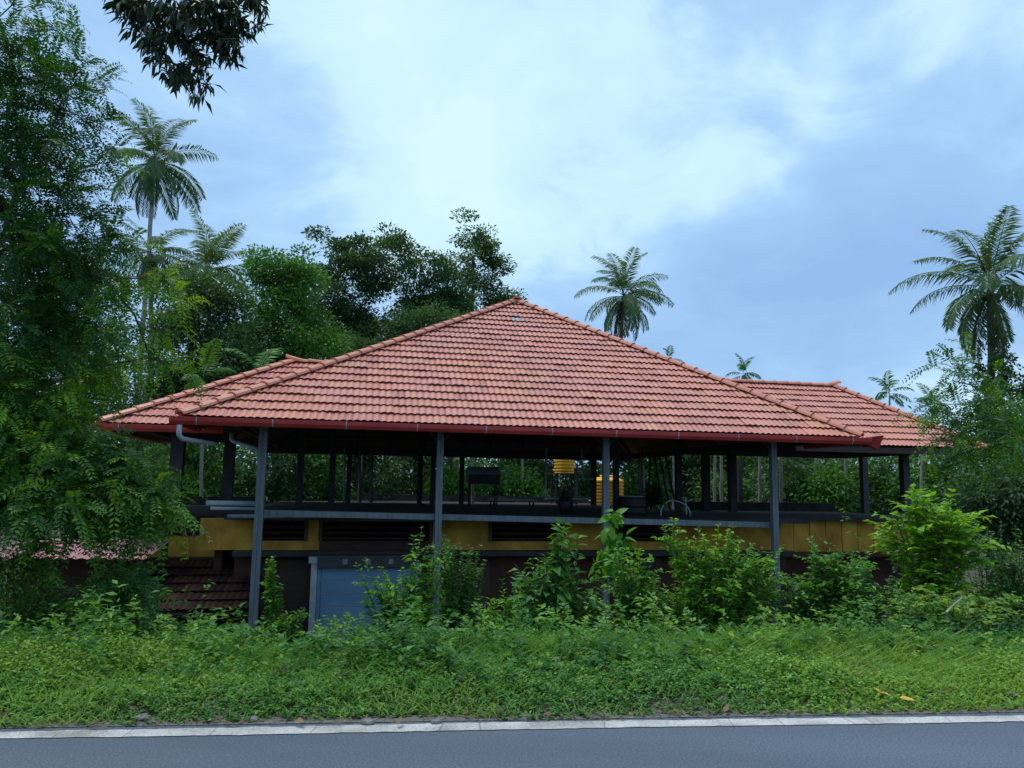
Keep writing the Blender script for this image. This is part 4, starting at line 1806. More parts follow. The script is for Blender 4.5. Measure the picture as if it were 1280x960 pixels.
#PLANTS#
# ------------------------------------------------------------------ palms
def frond_mesh(name, L, el, bend, rng, mat, pairs=40, leaf=0.24, hang=0.5, width=0.07, tint=0.4, twist=0.0):
    """a feather frond along +Y starting at elevation el (radians) and bending down by bend along its length"""
    k = 14
    pts, tans = [np.zeros(3)], []
    for i in range(k):
        f = (i + 0.5) / k
        a = el - bend * f ** 1.4
        d = np.array([math.sin(twist * f) * 0.3, math.cos(a), math.sin(a)])
        d /= np.linalg.norm(d)
        tans.append(d)
        pts.append(pts[-1] + d * L / k)
    tans.append(tans[-1])
    pts, tans = np.array(pts), np.array(tans)
    t = np.linspace(0.14, 0.995, pairs)
    idx = t * k
    i0 = np.minimum(idx.astype(int), k - 1)
    fr = (idx - i0)[:, None]
    P = pts[i0] * (1 - fr) + pts[i0 + 1] * fr
    T = tans[i0]
    X = np.tile(np.array([1.0, 0, 0]), (pairs, 1))
    up = unit(np.cross(X, T))
    ln = leaf * L * (np.sin(math.pi * (0.12 + 0.80 * t)) ** 0.7)
    Vs, Fs, n, tn = [], [], 0, []
    for s in (-1, 1):
        D = X * s * 0.85 + T * 0.55 + np.array([0, 0, -hang]) + up * 0.12 + rng.normal(0, 0.10, (pairs, 3))
        N = up + X * s * -0.3
        V, F, q = leaves_fold(P, D, N, ln * rng.uniform(0.85, 1.1, pairs), width * L / 4.0, 0.2, 0.22)
        Vs.append(V)
        Fs.append(F + n)
        n += len(V)
        tn.append(np.repeat(tint + rng.normal(0, 0.08, pairs), q))
    # midrib: a tapering three-sided strip
    for i in range(k + 1):
        r = L * 0.0075 * (1 - i / (k + 1)) + 0.004
        Vs.append(np.array([pts[i] + [-r, 0, 0], pts[i] + [0, 0, -r], pts[i] + [r, 0, 0], pts[i] + [0, 0, r * 0.6]]))
        tn.append(np.full(4, 0.95))
    for i in range(k):
        a = n + i * 4
        Fs.append(np.array([[a + j, a + (j + 1) % 4, a + 4 + (j + 1) % 4, a + 4 + j] for j in range(4)]))
    return np_mesh(name, np.concatenate(Vs), np.concatenate(Fs), mat, np.clip(np.concatenate(tn), 0, 1))


def palm(name, label, crown, foot, L, n_fronds, seed, r=0.16, dead=4, nuts=8, group=None, cat='palm tree', leaf=0.24, bark=None,
         els=(1.35, -0.85), pairs=54, hangs=(0.2, 0.9), mat=None, width=0.07):
    rng = np.random.default_rng(seed)
    foot, crown = np.array(foot, float), np.array(crown, float)
    root = thing(name, label, cat, foot, 0, group)
    rel = crown - foot
    k = 16
    pts, rr = [], []
    for i in range(k + 1):
        f = i / k
        p = rel * f
        p[:2] = rel[:2] * f ** 1.5
        pts.append(p + rng.normal(0, 0.015, 3) * (0 < i < k))
        rr.append(r * (1.45 - 0.45 * min(1, f * 8)) * (1 - 0.32 * f) * (1 + 0.03 * (i % 2)))
    MB().tube(pts, rr, 10).build('trunk', bark or M_PALMBARK, root, smooth=True)
    mat = mat or L_PALM
    classes = 6
    meshes = []
    for c in range(classes):
        f = c / (classes - 1)
        el = els[0] + (els[1] - els[0]) * f
        bend = 0.65 + 0.85 * (1 - abs(f - 0.45))
        meshes.append([frond_mesh('frond', L * (0.82 + 0.2 * math.sin(math.pi * min(1, f + 0.25))) * s, el + dx, bend, rng, mat, pairs, leaf,
                                  hangs[0] + (hangs[1] - hangs[0]) * f, width=width, tint=0.32 + 0.25 * (1 - f), twist=tw)
                       for s, dx, tw in ((1.0, 0.0, 0.4), (0.93, 0.14, -0.5))])
    ga = 2.39996
    a0 = rng.random() * 6.28
    for i in range(n_fronds):
        f = (i + 0.5) / n_fronds
        c = min(classes - 1, int(f ** 0.9 * classes))
        o = link(bpy.data.objects.new('frond', meshes[c][i % 2]), root)
        o.location = rel + np.array([0, 0, 0.25 * (1 - f)])
        o.rotation_euler = (rng.normal(0, 0.14), rng.normal(0, 0.16), a0 + ga * i + rng.normal(0, 0.2))
        o.scale = (1, 1, 1) if rng.random() < 0.4 else (rng.uniform(0.85, 1.05),) * 3
    if dead:
        dm = frond_mesh('dry_frond', L * 0.7, -1.15, 0.35, rng, L_DRYPALM, 26, 0.16, 1.0, tint=0.4)
        for i in range(dead):
            o = link(bpy.data.objects.new('dry_frond', dm), root)
            o.location = rel + np.array([0, 0, -0.15])
            o.rotation_euler = (0, 0, rng.random() * 6.28)
            o['label'] = 'dry brown frond hanging along the trunk'
    if nuts:
        nm = MB().lathe([(0.03, -0.14), (0.10, -0.08), (0.125, 0.0), (0.10, 0.09), (0.03, 0.14)], 10).mesh('coconut', M_GREENSTEM, True)
        for i in range(nuts):
            o = link(bpy.data.objects.new('coconut', nm), root)
            a = rng.random() * 6.28
            o.location = rel + np.array([math.cos(a) * 0.28, math.sin(a) * 0.28, -0.25 - 0.25 * rng.random()])
    return root


def on_ground(px, Y, py=700):
    p = at(px, py, Y)
    return np.array([p[0], Y, gz(p[0], Y)])


palm('coconut_palm', 'tall coconut palm with drooping fronds rising beyond the feathery roadside tree', at(193, 205, 46), on_ground(158, 44), 4.4, 30, 11, dead=5, bark=M_PALEBARK)
palm('coconut_palm', 'compact coconut palm rising alone above the roof beside its apex', at(779, 372, 55), on_ground(768, 55), 4.0, 32, 12, dead=6, els=(1.45, -0.95), hangs=(0.1, 0.9))
palm('coconut_palm', 'large coconut palm with vine wrapped trunk beyond the right wing of the roof', at(1238, 362, 33), on_ground(1246, 33), 4.25, 26, 13, dead=4, r=0.2, els=(1.4, -0.75))
palm('coconut_palm', 'half hidden coconut palm with upright young fronds behind the vine covered trees', at(258, 345, 40), on_ground(262, 40), 3.7, 28, 14, dead=3, els=(1.4, -0.8))
palm('coconut_palm', 'coconut palm crown hanging low behind the tall coconut palm trunk', at(188, 318, 40), on_ground(182, 40), 3.2, 20, 15, dead=2, els=(0.9, -0.9))

ARECA = dict(width=0.2, r=0.065, dead=0, nuts=0, leaf=0.30, bark=M_PALEBARK, pairs=22, els=(1.35, -0.2), hangs=(0.2, 0.6), mat=L_MID)
palm('areca_palm', 'small areca palm top peeping over the right slope of the main roof', at(929, 470, 42), on_ground(930, 42), 1.25, 9, 21, group='areca palms', **ARECA)
palm('areca_palm', 'small areca palm top beyond the right wing ridge', at(1112, 494, 40), on_ground(1110, 40), 1.35, 9, 22, group='areca palms', **ARECA)
palm('areca_palm', 'areca palm top low beside the large coconut palm', at(1165, 508, 40), on_ground(1166, 40), 1.3, 8, 23, group='areca palms', **ARECA)
palm('areca_palm', 'areca palm tips just over the hip behind the compact coconut palm', at(836, 452, 48), on_ground(836, 48), 1.2, 8, 25, group='areca palms', **ARECA)
rngA = np.random.default_rng(303)
for i, px in enumerate((128, 152, 172, 182, 243, 249, 262, 330, 400, 446, 508, 590, 652, 808, 842, 872, 893, 903, 937, 951, 978, 1012, 1020, 1060, 1100, 1150)):
    Y = rngA.uniform(23.5, 28) if (i % 2 and px < 620) or (i % 3 and px > 800) else rngA.uniform(29, 40)
    py = rngA.uniform(545, 562) if px > 650 else (rngA.uniform(505, 540) if px > 330 else rngA.uniform(440, 500))
    palm('areca_palm', 'slender pale areca trunk in the grove behind the pavilion', at(px + rngA.normal(0, 4), py, Y), on_ground(px, Y),
         rngA.uniform(1.2, 1.6) * (0.7 if px > 650 else 1.0), 7, 400 + i, group='areca palms of the grove', **ARECA)

# ------------------------------------------------------------------ far woodland as one mass
rng = np.random.default_rng(9)
fol = Foliage()
nb_ = 420
cx = rng.uniform(-62, 62, nb_)
cy = rng.uniform(50, 66, nb_) + 0.0004 * cx ** 2
topz = np.where(cx < -14, rng.uniform(3, 10, nb_), rng.uniform(1.0, 5.4, nb_))
cz = -1.0 + rng.random(nb_) * (topz + 1)
per = 170
ci = np.repeat(np.arange(nb_), per)
P = np.stack([cx, cy, cz], 1)[ci] + rng.normal(0, 1, (nb_ * per, 3)) * np.array([1.5, 1.5, 1.1])
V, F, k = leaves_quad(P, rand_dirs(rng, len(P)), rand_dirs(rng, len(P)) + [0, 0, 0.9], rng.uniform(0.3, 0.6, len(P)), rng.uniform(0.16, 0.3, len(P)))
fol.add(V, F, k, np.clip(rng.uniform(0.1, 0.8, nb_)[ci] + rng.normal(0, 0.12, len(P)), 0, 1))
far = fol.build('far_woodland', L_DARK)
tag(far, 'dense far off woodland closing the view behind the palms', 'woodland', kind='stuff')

# ------------------------------------------------------------------ trees behind
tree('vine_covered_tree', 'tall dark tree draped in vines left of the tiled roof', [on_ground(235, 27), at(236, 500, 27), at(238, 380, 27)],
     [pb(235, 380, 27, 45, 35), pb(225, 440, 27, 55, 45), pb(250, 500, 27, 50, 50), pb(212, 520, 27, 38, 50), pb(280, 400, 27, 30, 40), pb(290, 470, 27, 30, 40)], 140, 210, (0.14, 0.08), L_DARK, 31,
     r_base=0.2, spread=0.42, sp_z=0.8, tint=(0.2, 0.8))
tree('leafy_tree', 'bright green leafy tree between the vine covered tree and the dark broad tree', [on_ground(345, 30), at(345, 450, 30), at(342, 370, 30)],
     [pb(338, 345, 30, 30, 32), pb(365, 350, 30, 28, 30), pb(335, 410, 30, 38, 45), pb(300, 440, 30, 26, 40), pb(372, 420, 30, 28, 50), pb(330, 480, 30, 50, 35), pb(385, 335, 30, 18, 22), pb(400, 450, 30, 35, 35)], 175, 210, (0.14, 0.075), L_MID, 32,
     r_base=0.18, spread=0.42, sp_z=0.55, tint=(0.35, 0.95))
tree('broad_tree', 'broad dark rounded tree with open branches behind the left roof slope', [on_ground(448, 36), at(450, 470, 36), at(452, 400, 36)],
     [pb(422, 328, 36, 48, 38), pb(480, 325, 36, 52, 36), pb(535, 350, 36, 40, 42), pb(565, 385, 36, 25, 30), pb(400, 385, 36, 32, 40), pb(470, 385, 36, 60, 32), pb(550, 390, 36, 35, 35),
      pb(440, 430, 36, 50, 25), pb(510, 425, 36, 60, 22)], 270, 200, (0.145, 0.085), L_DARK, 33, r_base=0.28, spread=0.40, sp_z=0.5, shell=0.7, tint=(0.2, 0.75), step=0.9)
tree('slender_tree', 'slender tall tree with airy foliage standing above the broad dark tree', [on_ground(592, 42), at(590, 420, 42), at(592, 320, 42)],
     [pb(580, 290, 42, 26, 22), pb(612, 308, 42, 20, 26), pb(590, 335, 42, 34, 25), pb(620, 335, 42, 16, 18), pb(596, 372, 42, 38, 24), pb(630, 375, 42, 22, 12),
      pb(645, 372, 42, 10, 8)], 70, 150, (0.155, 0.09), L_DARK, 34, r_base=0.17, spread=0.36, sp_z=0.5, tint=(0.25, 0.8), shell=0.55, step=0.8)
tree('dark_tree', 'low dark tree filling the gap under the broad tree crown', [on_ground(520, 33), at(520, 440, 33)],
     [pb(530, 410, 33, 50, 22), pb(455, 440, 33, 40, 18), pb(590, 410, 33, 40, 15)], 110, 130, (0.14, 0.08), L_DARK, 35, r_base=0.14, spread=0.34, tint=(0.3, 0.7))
tree('leafy_tree', 'dense leafy tree behind the feathery roadside tree', [on_ground(95, 22), at(95, 560, 22)],
     [pb(95, 400, 22, 70, 60), pb(60, 480, 22, 80, 60), pb(130, 520, 22, 70, 55), pb(40, 330, 22, 60, 50), pb(150, 590, 22, 60, 35)], 140, 190, (0.12, 0.065), L_DARK, 36,
     r_base=0.16, spread=0.38, tint=(0.15, 0.7))
tree('leafy_tree', 'tall leafy tree beyond the right roof wing under the large palm', [on_ground(1235, 24), at(1235, 560, 24)],
     [pb(1215, 590, 24, 45, 35), pb(1265, 550, 24, 40, 45), pb(1300, 560, 24, 50, 60), pb(1180, 620, 24, 40, 30)], 180, 80, (0.18, 0.09), L_MID, 37,
     r_base=0.16, spread=0.36, tint=(0.2, 0.75))
# vine on the big right palm's trunk
foliage_bush('climbing_vine', 'leafy vine wrapped round the large coconut palm trunk', on_ground(1248, 32.6), [pb(1244, 450, 32.6, 20, 50, 0.5), pb(1250, 510, 32.6, 26, 45, 0.6), pb(1280, 470, 32.6, 14, 30, 0.5)],
             60, 55, (0.17, 0.10), L_DARK, 38, spread=0.22, cat='vine')

# added trees shading the undergrowth; trunks show through the pavilion, crowns behind roof
for i, (px, Y, top, lb) in enumerate(((400, 30, 480, 'dark trunked added shade tree behind the two square rear posts'), (480, 33, 455, 'dark trunked added shade tree behind the slim grey rods'),
                                      (560, 31, 430, 'dark trunked added shade tree left of the solar heater drum'), (650, 34, 415, 'dark trunked added shade tree behind the flat collector'),
                                      (735, 32, 440, 'dark trunked added shade tree behind the gap between the yellow tanks'), (815, 34, 475, 'dark trunked added shade tree behind the leaning poles'),
                                      (895, 33, 505, 'dark trunked added shade tree behind the thick dark posts'), (985, 34, 515, 'dark trunked added shade tree beyond the fourth front post'))):
    tree('added_shade_tree', lb, [on_ground(px, Y), at(px + 6, 590, Y), at(px - 4, 540, Y)],
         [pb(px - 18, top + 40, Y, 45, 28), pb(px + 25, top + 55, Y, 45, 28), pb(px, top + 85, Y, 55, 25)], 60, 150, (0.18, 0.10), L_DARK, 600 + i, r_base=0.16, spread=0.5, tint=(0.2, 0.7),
         group='added shade trees behind the pavilion')

# bushes seen through the open pavilion; canopy shade is put into darker leaf colours
rngB = np.random.default_rng(71)
i = 0
BUSH_LABELS = (
    'green bush behind the terrace just beside the thick left wing post',
    'dull green bush seen right of the first front post behind the terrace',
    'mid green bush behind the two square rear posts near the pale upright pipe',
    'dark bush behind the pair of slim grey rods',
    'bright yellow green bush behind the solar water heater',
    'bright low bush behind the flat collector panel',
    'dark tree like bush left of the raised yellow tank',
    'green bush filling the space behind the two yellow tanks',
    'light green bush behind the leaning dark poles',
    'dull bush behind the T shaped drying stand',
    'bright small bush between the two thick dark posts',
    'bright small bush right of the thick dark posts',
    'grey green bush just right of the fourth front post',
    'bright round bush under the right wing roof',
    'dull green tall bush beside the right wing post',
    'green bush past the outer post of the right wing',
    'dark bush behind the left wing below the roof corner',
    'dull bush behind the second front post',
)
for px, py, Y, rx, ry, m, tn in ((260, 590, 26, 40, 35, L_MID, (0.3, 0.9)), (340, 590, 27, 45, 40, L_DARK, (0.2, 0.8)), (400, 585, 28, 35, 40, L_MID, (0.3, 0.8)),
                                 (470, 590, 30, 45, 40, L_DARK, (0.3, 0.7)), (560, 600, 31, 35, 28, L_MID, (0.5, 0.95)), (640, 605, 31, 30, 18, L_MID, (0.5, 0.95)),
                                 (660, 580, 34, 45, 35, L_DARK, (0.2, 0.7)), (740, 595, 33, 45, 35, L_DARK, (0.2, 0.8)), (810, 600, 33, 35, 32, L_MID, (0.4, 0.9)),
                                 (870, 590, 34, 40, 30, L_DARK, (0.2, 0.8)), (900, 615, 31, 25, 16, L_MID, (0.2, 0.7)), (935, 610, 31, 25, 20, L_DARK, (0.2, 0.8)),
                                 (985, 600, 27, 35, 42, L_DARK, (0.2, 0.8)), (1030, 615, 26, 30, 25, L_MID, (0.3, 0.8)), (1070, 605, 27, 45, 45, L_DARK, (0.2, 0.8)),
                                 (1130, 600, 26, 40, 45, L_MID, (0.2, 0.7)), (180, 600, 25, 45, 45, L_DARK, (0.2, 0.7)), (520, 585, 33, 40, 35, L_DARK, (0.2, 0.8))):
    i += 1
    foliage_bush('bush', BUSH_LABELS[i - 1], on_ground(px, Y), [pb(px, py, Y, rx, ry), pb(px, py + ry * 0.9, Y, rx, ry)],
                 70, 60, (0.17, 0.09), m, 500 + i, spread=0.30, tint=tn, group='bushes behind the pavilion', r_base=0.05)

# ------------------------------------------------------------------ left roadside trees
spray_tree('feathery_tree', 'tall roadside tree with airy feathery leaves reaching over the verge', [(-8.6, 9.6, gz(-8.6, 9.6)), (-8.5, 9.6, 1.5), (-7.6, 9.4, 4.0), (-7.0, 9.3, 5.6)],
           [pb(15, 40, 9, 45, 55), pb(50, 110, 9, 55, 45), pb(10, 180, 9, 50, 55), pb(95, 150, 9, 40, 24), pb(40, 250, 9, 70, 30), pb(95, 205, 9, 45, 14), pb(40, 320, 8.9, 70, 35),
            pb(25, 400, 8.7, 60, 55), pb(105, 320, 9, 55, 22), pb(95, 395, 9, 50, 35)], 230, 9, 0.42, 11, (0.080, 0.025), L_PIN, 41,
           r_base=0.17, spread=0.30, tint=(0.10, 0.60), shell=0.35, droop=0.3)
spray_tree('feathery_sapling', 'yellow green feathery sapling in front of the left roof corner', [(-6.9, 9.7, gz(-6.9, 9.7)), (-6.7, 9.7, 1.2), (-6.1, 9.7, 2.6)],
           [pb(150, 335, 9.7, 40, 24), pb(195, 400, 9.7, 30, 30), pb(200, 455, 9.7, 24, 14), pb(110, 455, 9.7, 45, 35), pb(200, 345, 9.7, 25, 18)], 46, 7, 0.36, 9, (0.078, 0.027), L_PIN, 42,
           r_base=0.06, spread=0.26, tint=(0.5, 0.95), shell=0.3, droop=0.45)
spray_tree('feathery_bush', 'dense low feathery tree hanging over the pink roofed shed', [(-7.0, 8.6, gz(-7.0, 8.6)), (-6.8, 8.6, 0.8), (-6.3, 8.5, 1.6)],
           [pb(5, 500, 8.4, 55, 40), pb(75, 580, 8.5, 55, 28), pb(20, 575, 8.3, 65, 42), pb(135, 610, 8.5, 50, 28), pb(50, 622, 8.2, 80, 20), pb(180, 632, 8.6, 24, 16),
            pb(5, 700, 8.2, 30, 25), pb(150, 735, 8.4, 40, 12)], 260, 11, 0.38, 10, (0.076, 0.027), L_PIN, 43, r_base=0.11, spread=0.26, tint=(0.12, 0.75), shell=0.4, droop=0.45)

# ------------------------------------------------------------------ mango branch over the road
mango = [leaf_proto('mango_leaf', 0.15, 0.036, L_MANGO, curl=0.3, fold=0.3, tint=t_) for t_ in (0.2, 0.45, 0.7)]
mb_base = (-8.8, 5.2, gz(-8.8, 5.2))
mt = [np.array(mb_base), np.array((-8.7, 5.3, 2.0)), np.array((-8.4, 5.6, 4.4)), np.array((-7.6, 6.3, 6.6)), np.array((-6.2, 7.0, 7.6)), np.array((-4.6, 7.4, 7.7)),
      np.array((-3.6, 7.5, 7.2)), at(262, -20, 7.5)]
shrub('mango_tree', 'dark drooping branch of long narrow leaves hanging in from above', mb_base,
      [pb(195, 25, 7.5, 48, 24, 0.6), pb(245, 40, 7.5, 50, 40, 0.6), pb(275, 25, 7.5, 30, 30, 0.5), pb(215, 75, 7.5, 38, 26, 0.5), pb(243, 108, 7.5, 24, 26, 0.35), pb(185, 10, 7.5, 42, 12, 0.4), pb(295, 18, 7.5, 36, 14, 0.4), pb(325, 2, 7.5, 30, 9, 0.2), pb(288, 58, 7.5, 20, 22, 0.3), pb(165, 8, 7.5, 18, 12, 0.3)],
      235, 10, mango, 51, r_base=0.22, r_tip=0.006, spread=0.1, bark=M_BARK, cat='tree', trunk=mt, step=0.3, along=0.16, droopy=0.75, updir=-0.05, shell=0.3)

# ------------------------------------------------------------------ right side
spray_tree('feathery_tree', 'feathery green tree with pale bare branches in front of the right wing', [on_ground(1330, 13.5), at(1310, 640, 13.5), at(1275, 570, 13.5)],
           [pb(1205, 470, 13.5, 26, 18), pb(1205, 515, 13.5, 36, 18), pb(1255, 505, 13.5, 40, 28), pb(1185, 550, 13.5, 22, 10), pb(1260, 560, 13.5, 35, 20), pb(1235, 535, 13.5, 35, 16)],
           56, 7, 0.42, 9, (0.095, 0.034), L_PIN, 61, r_base=0.07, spread=0.30, tint=(0.35, 0.9), bark=M_PALEBARK, shell=0.3)
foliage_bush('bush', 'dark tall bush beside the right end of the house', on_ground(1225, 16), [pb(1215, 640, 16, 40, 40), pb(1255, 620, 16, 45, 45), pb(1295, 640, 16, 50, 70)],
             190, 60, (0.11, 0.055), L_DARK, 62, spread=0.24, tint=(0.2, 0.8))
leggy('bush', 'blue green bush behind the bright sapling at the right end of the verge', on_ground(1250, 11.5), [pb(1240, 675, 11.5, 40, 30), pb(1280, 700, 11.5, 40, 40), pb(1215, 720, 11.5, 40, 30)],
      60, [leaf_proto('blue_green_leaf', 0.105, 0.055, L_MID, tint=0.3)], 63, gap=0.045, twigs=4, twig_len=0.3, spread0=0.5, tint=(0.1, 0.7))

BR = [leaf_proto('bright_leaf', 0.165, 0.09, L_BRIGHT, tint=t_) for t_ in (0.6, 0.8, 1.0)]
leggy('sapling', 'bright yellow green broad leaved sapling at the right end of the verge', on_ground(1158, 10.6),
      [pb(1160, 612, 10.6, 34, 14), pb(1112, 640, 10.6, 32, 12), pb(1208, 645, 10.6, 36, 12), pb(1160, 645, 10.6, 40, 22), pb(1110, 680, 10.6, 22, 10), pb(1215, 678, 10.6, 30, 10)], 48, BR, 64,
      cat='sapling', gap=0.06, max_parts=300, r0=0.016, twigs=4, twig_len=0.42, spread0=0.06, start=0.62, arch=0.6, tint=(0.55, 1.0))

# ------------------------------------------------------------------ shrubs along the top of the bank
SM = [leaf_proto('shrub_leaf', 0.115, 0.062, L_BRIGHT, tint=t_) for t_ in (0.22, 0.45, 0.7)]
leggy('shrub', 'branching light green shrub in front of the blue shutter', on_ground(508, 10.8),
      [pb(522, 675, 10.8, 10, 14, 0.2), pb(470, 702, 10.8, 34, 8, 0.2), pb(550, 690, 10.8, 18, 14, 0.2), pb(500, 725, 10.8, 40, 18), pb(455, 745, 10.8, 18, 8, 0.2), pb(535, 745, 10.8, 25, 25), pb(520, 660, 10.8, 8, 6, 0.15)], 48, SM, 71,
      cat='shrub', gap=0.045, max_parts=300, twigs=3, twig_len=0.25, spread0=0.10, arch=0.35, start=0.3)
leggy('bush', 'upright twiggy bush beside the second front post', on_ground(575, 11.2), [pb(560, 685, 11.2, 14, 22, 0.3), pb(588, 695, 11.2, 18, 22), pb(575, 740, 11.2, 28, 28)],
      64, [leaf_proto('twiggy_leaf', 0.085, 0.046, L_MID, tint=0.5)], 72, gap=0.035, twigs=4, twig_len=0.22, tint=(0.25, 0.95))
BIG = [leaf_proto('broad_leaf', 0.215, 0.105, L_MID, curl=0.35, wavy=0.03, tint=t_) for t_ in (0.35, 0.65, 0.95)]
leggy('broad_leaf_shrub', 'big leaved weedy shrub with drooping leaves in front of the third post', on_ground(695, 10.0),
      [pb(703, 668, 10, 24, 18), pb(665, 710, 10, 32, 22), pb(715, 720, 10, 38, 28), pb(680, 755, 10, 42, 22), pb(735, 750, 10, 28, 20), pb(712, 652, 10, 14, 8), pb(655, 740, 10, 20, 20)], 58, BIG, 73,
      cat='shrub', gap=0.075, max_parts=300, r0=0.014, twigs=1, twig_len=0.2, droop=0.6, start=0.3, tint=(0.3, 0.9))
shrub('climbing_vine', 'vine with hanging leaves climbing the third front post', on_ground(765, 12.4),
      [pb(765, 670, 12.4, 20, 24, 0.25), pb(755, 700, 12.4, 20, 20, 0.25), pb(768, 635, 12.4, 8, 8, 0.1)], 22, 6, [leaf_proto('vine_leaf', 0.21, 0.105, L_BRIGHT, curl=0.35, tint=t_) for t_ in (0.15, 0.35, 0.6)], 74,
      r_base=0.018, cat='vine', droopy=0.8, updir=-0.1, shell=0.3)
leggy('bush', 'loose bright bush between the broad leaved shrub and the dense bush', on_ground(795, 10.2), [pb(785, 695, 10.2, 30, 18), pb(800, 735, 10.2, 40, 26)],
      62, [leaf_proto('loose_leaf', 0.12, 0.062, L_BRIGHT, tint=0.5)], 75, gap=0.05, twigs=3, twig_len=0.25, tint=(0.1, 0.7))
DN = [leaf_proto('small_leaf', 0.105, 0.055, L_BRIGHT, tint=t_) for t_ in (0.15, 0.38, 0.62)]
leggy('dense_bush', 'dense fresh green bush in front of the fourth post', on_ground(885, 10.4),
      [pb(832, 668, 10.4, 16, 14), pb(868, 682, 10.4, 26, 20), pb(930, 690, 10.4, 34, 20), pb(890, 725, 10.4, 55, 26), pb(955, 722, 10.4, 24, 24), pb(850, 745, 10.4, 30, 18), pb(835, 652, 10.4, 10, 6), pb(905, 660, 10.4, 30, 8), pb(960, 690, 10.4, 20, 16)], 130, DN, 76,
      gap=0.038, max_parts=300, twigs=4, twig_len=0.26, spread0=0.4, tint=(0.1, 0.65))
leggy('bush', 'rambling leafy bush below the yellow boarded wall', on_ground(1030, 10.6), [pb(1022, 682, 10.6, 28, 16), pb(1055, 708, 10.6, 42, 22), pb(995, 730, 10.6, 38, 22), pb(1095, 715, 10.6, 36, 24), pb(1040, 745, 10.6, 60, 16)],
      105, [leaf_proto('rambling_leaf', 0.12, 0.07, L_MID, tint=0.5)], 77, gap=0.042, twigs=4, twig_len=0.3, spread0=0.5, tint=(0.3, 1.0))
leggy('bush', 'yellowish low bush at the foot of the bright sapling', on_ground(1150, 9.8), [pb(1120, 748, 9.8, 50, 18), pb(1200, 752, 9.8, 55, 18), pb(1265, 758, 9.8, 45, 18)],
      70, [leaf_proto('yellowish_leaf', 0.10, 0.056, L_HERB, tint=0.5)], 78, gap=0.042, twigs=3, twig_len=0.28, spread0=0.7, tint=(0.3, 0.9))
leggy('climbing_vine', 'leafy vine climbing beside the first front post', on_ground(350, 11.9), [pb(336, 705, 11.9, 7, 22, 0.12), pb(342, 740, 11.9, 14, 24, 0.2), pb(362, 770, 11.9, 22, 12, 0.4)],
      36, [leaf_proto('climber_leaf', 0.10, 0.062, L_BRIGHT, tint=0.4)], 79, cat='vine', gap=0.04, twigs=3, twig_len=0.14, tint=(0.0, 0.6))
leggy('bush', 'dark shaded bush under the feathery roadside tree', on_ground(40, 8.8), [pb(20, 730, 8.8, 60, 26), pb(110, 742, 8.8, 50, 20), pb(55, 765, 8.6, 70, 18)],
      56, [leaf_proto('shaded_leaf', 0.085, 0.05, L_MID, tint=0.4)], 80, gap=0.04, twigs=4, twig_len=0.25, spread0=0.7, tint=(0.1, 0.7))
leggy('bush', 'thin bush below the porch beside the first front post', on_ground(265, 10.6), [pb(250, 775, 10.6, 40, 14), pb(210, 770, 10.6, 30, 16), pb(300, 785, 10.6, 25, 10)],
      16, [leaf_proto('thin_leaf', 0.10, 0.055, L_MID, tint=0.4)], 81, gap=0.05, twigs=2, twig_len=0.2, spread0=0.5, tint=(0.3, 0.9))
leggy('bush', 'loose weeds and saplings between the twiggy bush and the broad leaved shrub', on_ground(630, 10.4), [pb(620, 755, 10.4, 30, 18), pb(648, 735, 10.4, 22, 22)],
      34, [leaf_proto('weed_leaf', 0.11, 0.05, L_BRIGHT, tint=0.4)], 82, gap=0.05, twigs=2, twig_len=0.2, spread0=0.3, tint=(0.2, 0.8))
leggy('bush', 'low tangle in front of the blue shutter base', on_ground(440, 10.3), [pb(420, 775, 10.3, 35, 10), pb(470, 778, 10.3, 30, 10)],
      22, [leaf_proto('tangle_leaf', 0.075, 0.045, L_BRIGHT, tint=0.4)], 83, gap=0.04, twigs=3, twig_len=0.2, spread0=0.5, tint=(0.1, 0.7))

# taro-like plants with a few large leaves
def taro(label, px, py, Y, n, L, seed):
    rng = np.random.default_rng(seed)
    b = on_ground(px, Y)
    root = thing('taro_plant', label, 'plant', b, 0, 'taro plants by the verge')
    me = leaf_proto('taro_leaf', L, L * 0.72, L_MID, curl=0.3, fold=0.15, tint=0.5)
    for i in range(n):
        a = rng.random() * 6.28
        q = at(px + rng.normal(0, 18), py + rng.normal(0, 8), Y) - b
        MB().tube([(0, 0, 0), tuple(q * 0.5 + [0.03, 0, 0.05]), tuple(q)], [0.012, 0.01, 0.006], 5, False).build('stalk', M_GREENSTEM, root)
        o = link(bpy.data.objects.new('leaf', me), root)
        o.matrix_local = leaf_matrix(q, (math.cos(a), math.sin(a) * 0.5 - 0.5, -0.45), (0.2 * math.cos(a), -0.6, 1), rng.uniform(0.8, 1.1))


taro('taro plant with broad heart leaves in the shade of the feathery tree', 125, 757, 8.6, 5, 0.30, 1)
taro('taro plant with one pale broad leaf below the porch', 290, 782, 9.0, 3, 0.26, 2)

# ------------------------------------------------------------------ ground cover on the verge
rng = np.random.default_rng(2024)
fol = Foliage()


def scatter(n, t0, t1, s0, s1):
    return rng.uniform(t0, t1, n), rng.uniform(s0, s1, n)


def cover_height(t, s):
    m = vnoise(t * 0.75 + 40, s * 0.9 + 8)
    m2 = vnoise(t * 2.1 + 4, s * 2.1 + 31)
    h = 0.04 + 0.07 * smooth(0.3, 1.0, s) + 0.06 * smooth(0.9, 2.6, s) * (0.5 + m) + 0.24 * smooth(0.45, 0.8, m) * smooth(0.35, 1.2, s)
    return h * (0.30 + 1.15 * m2)


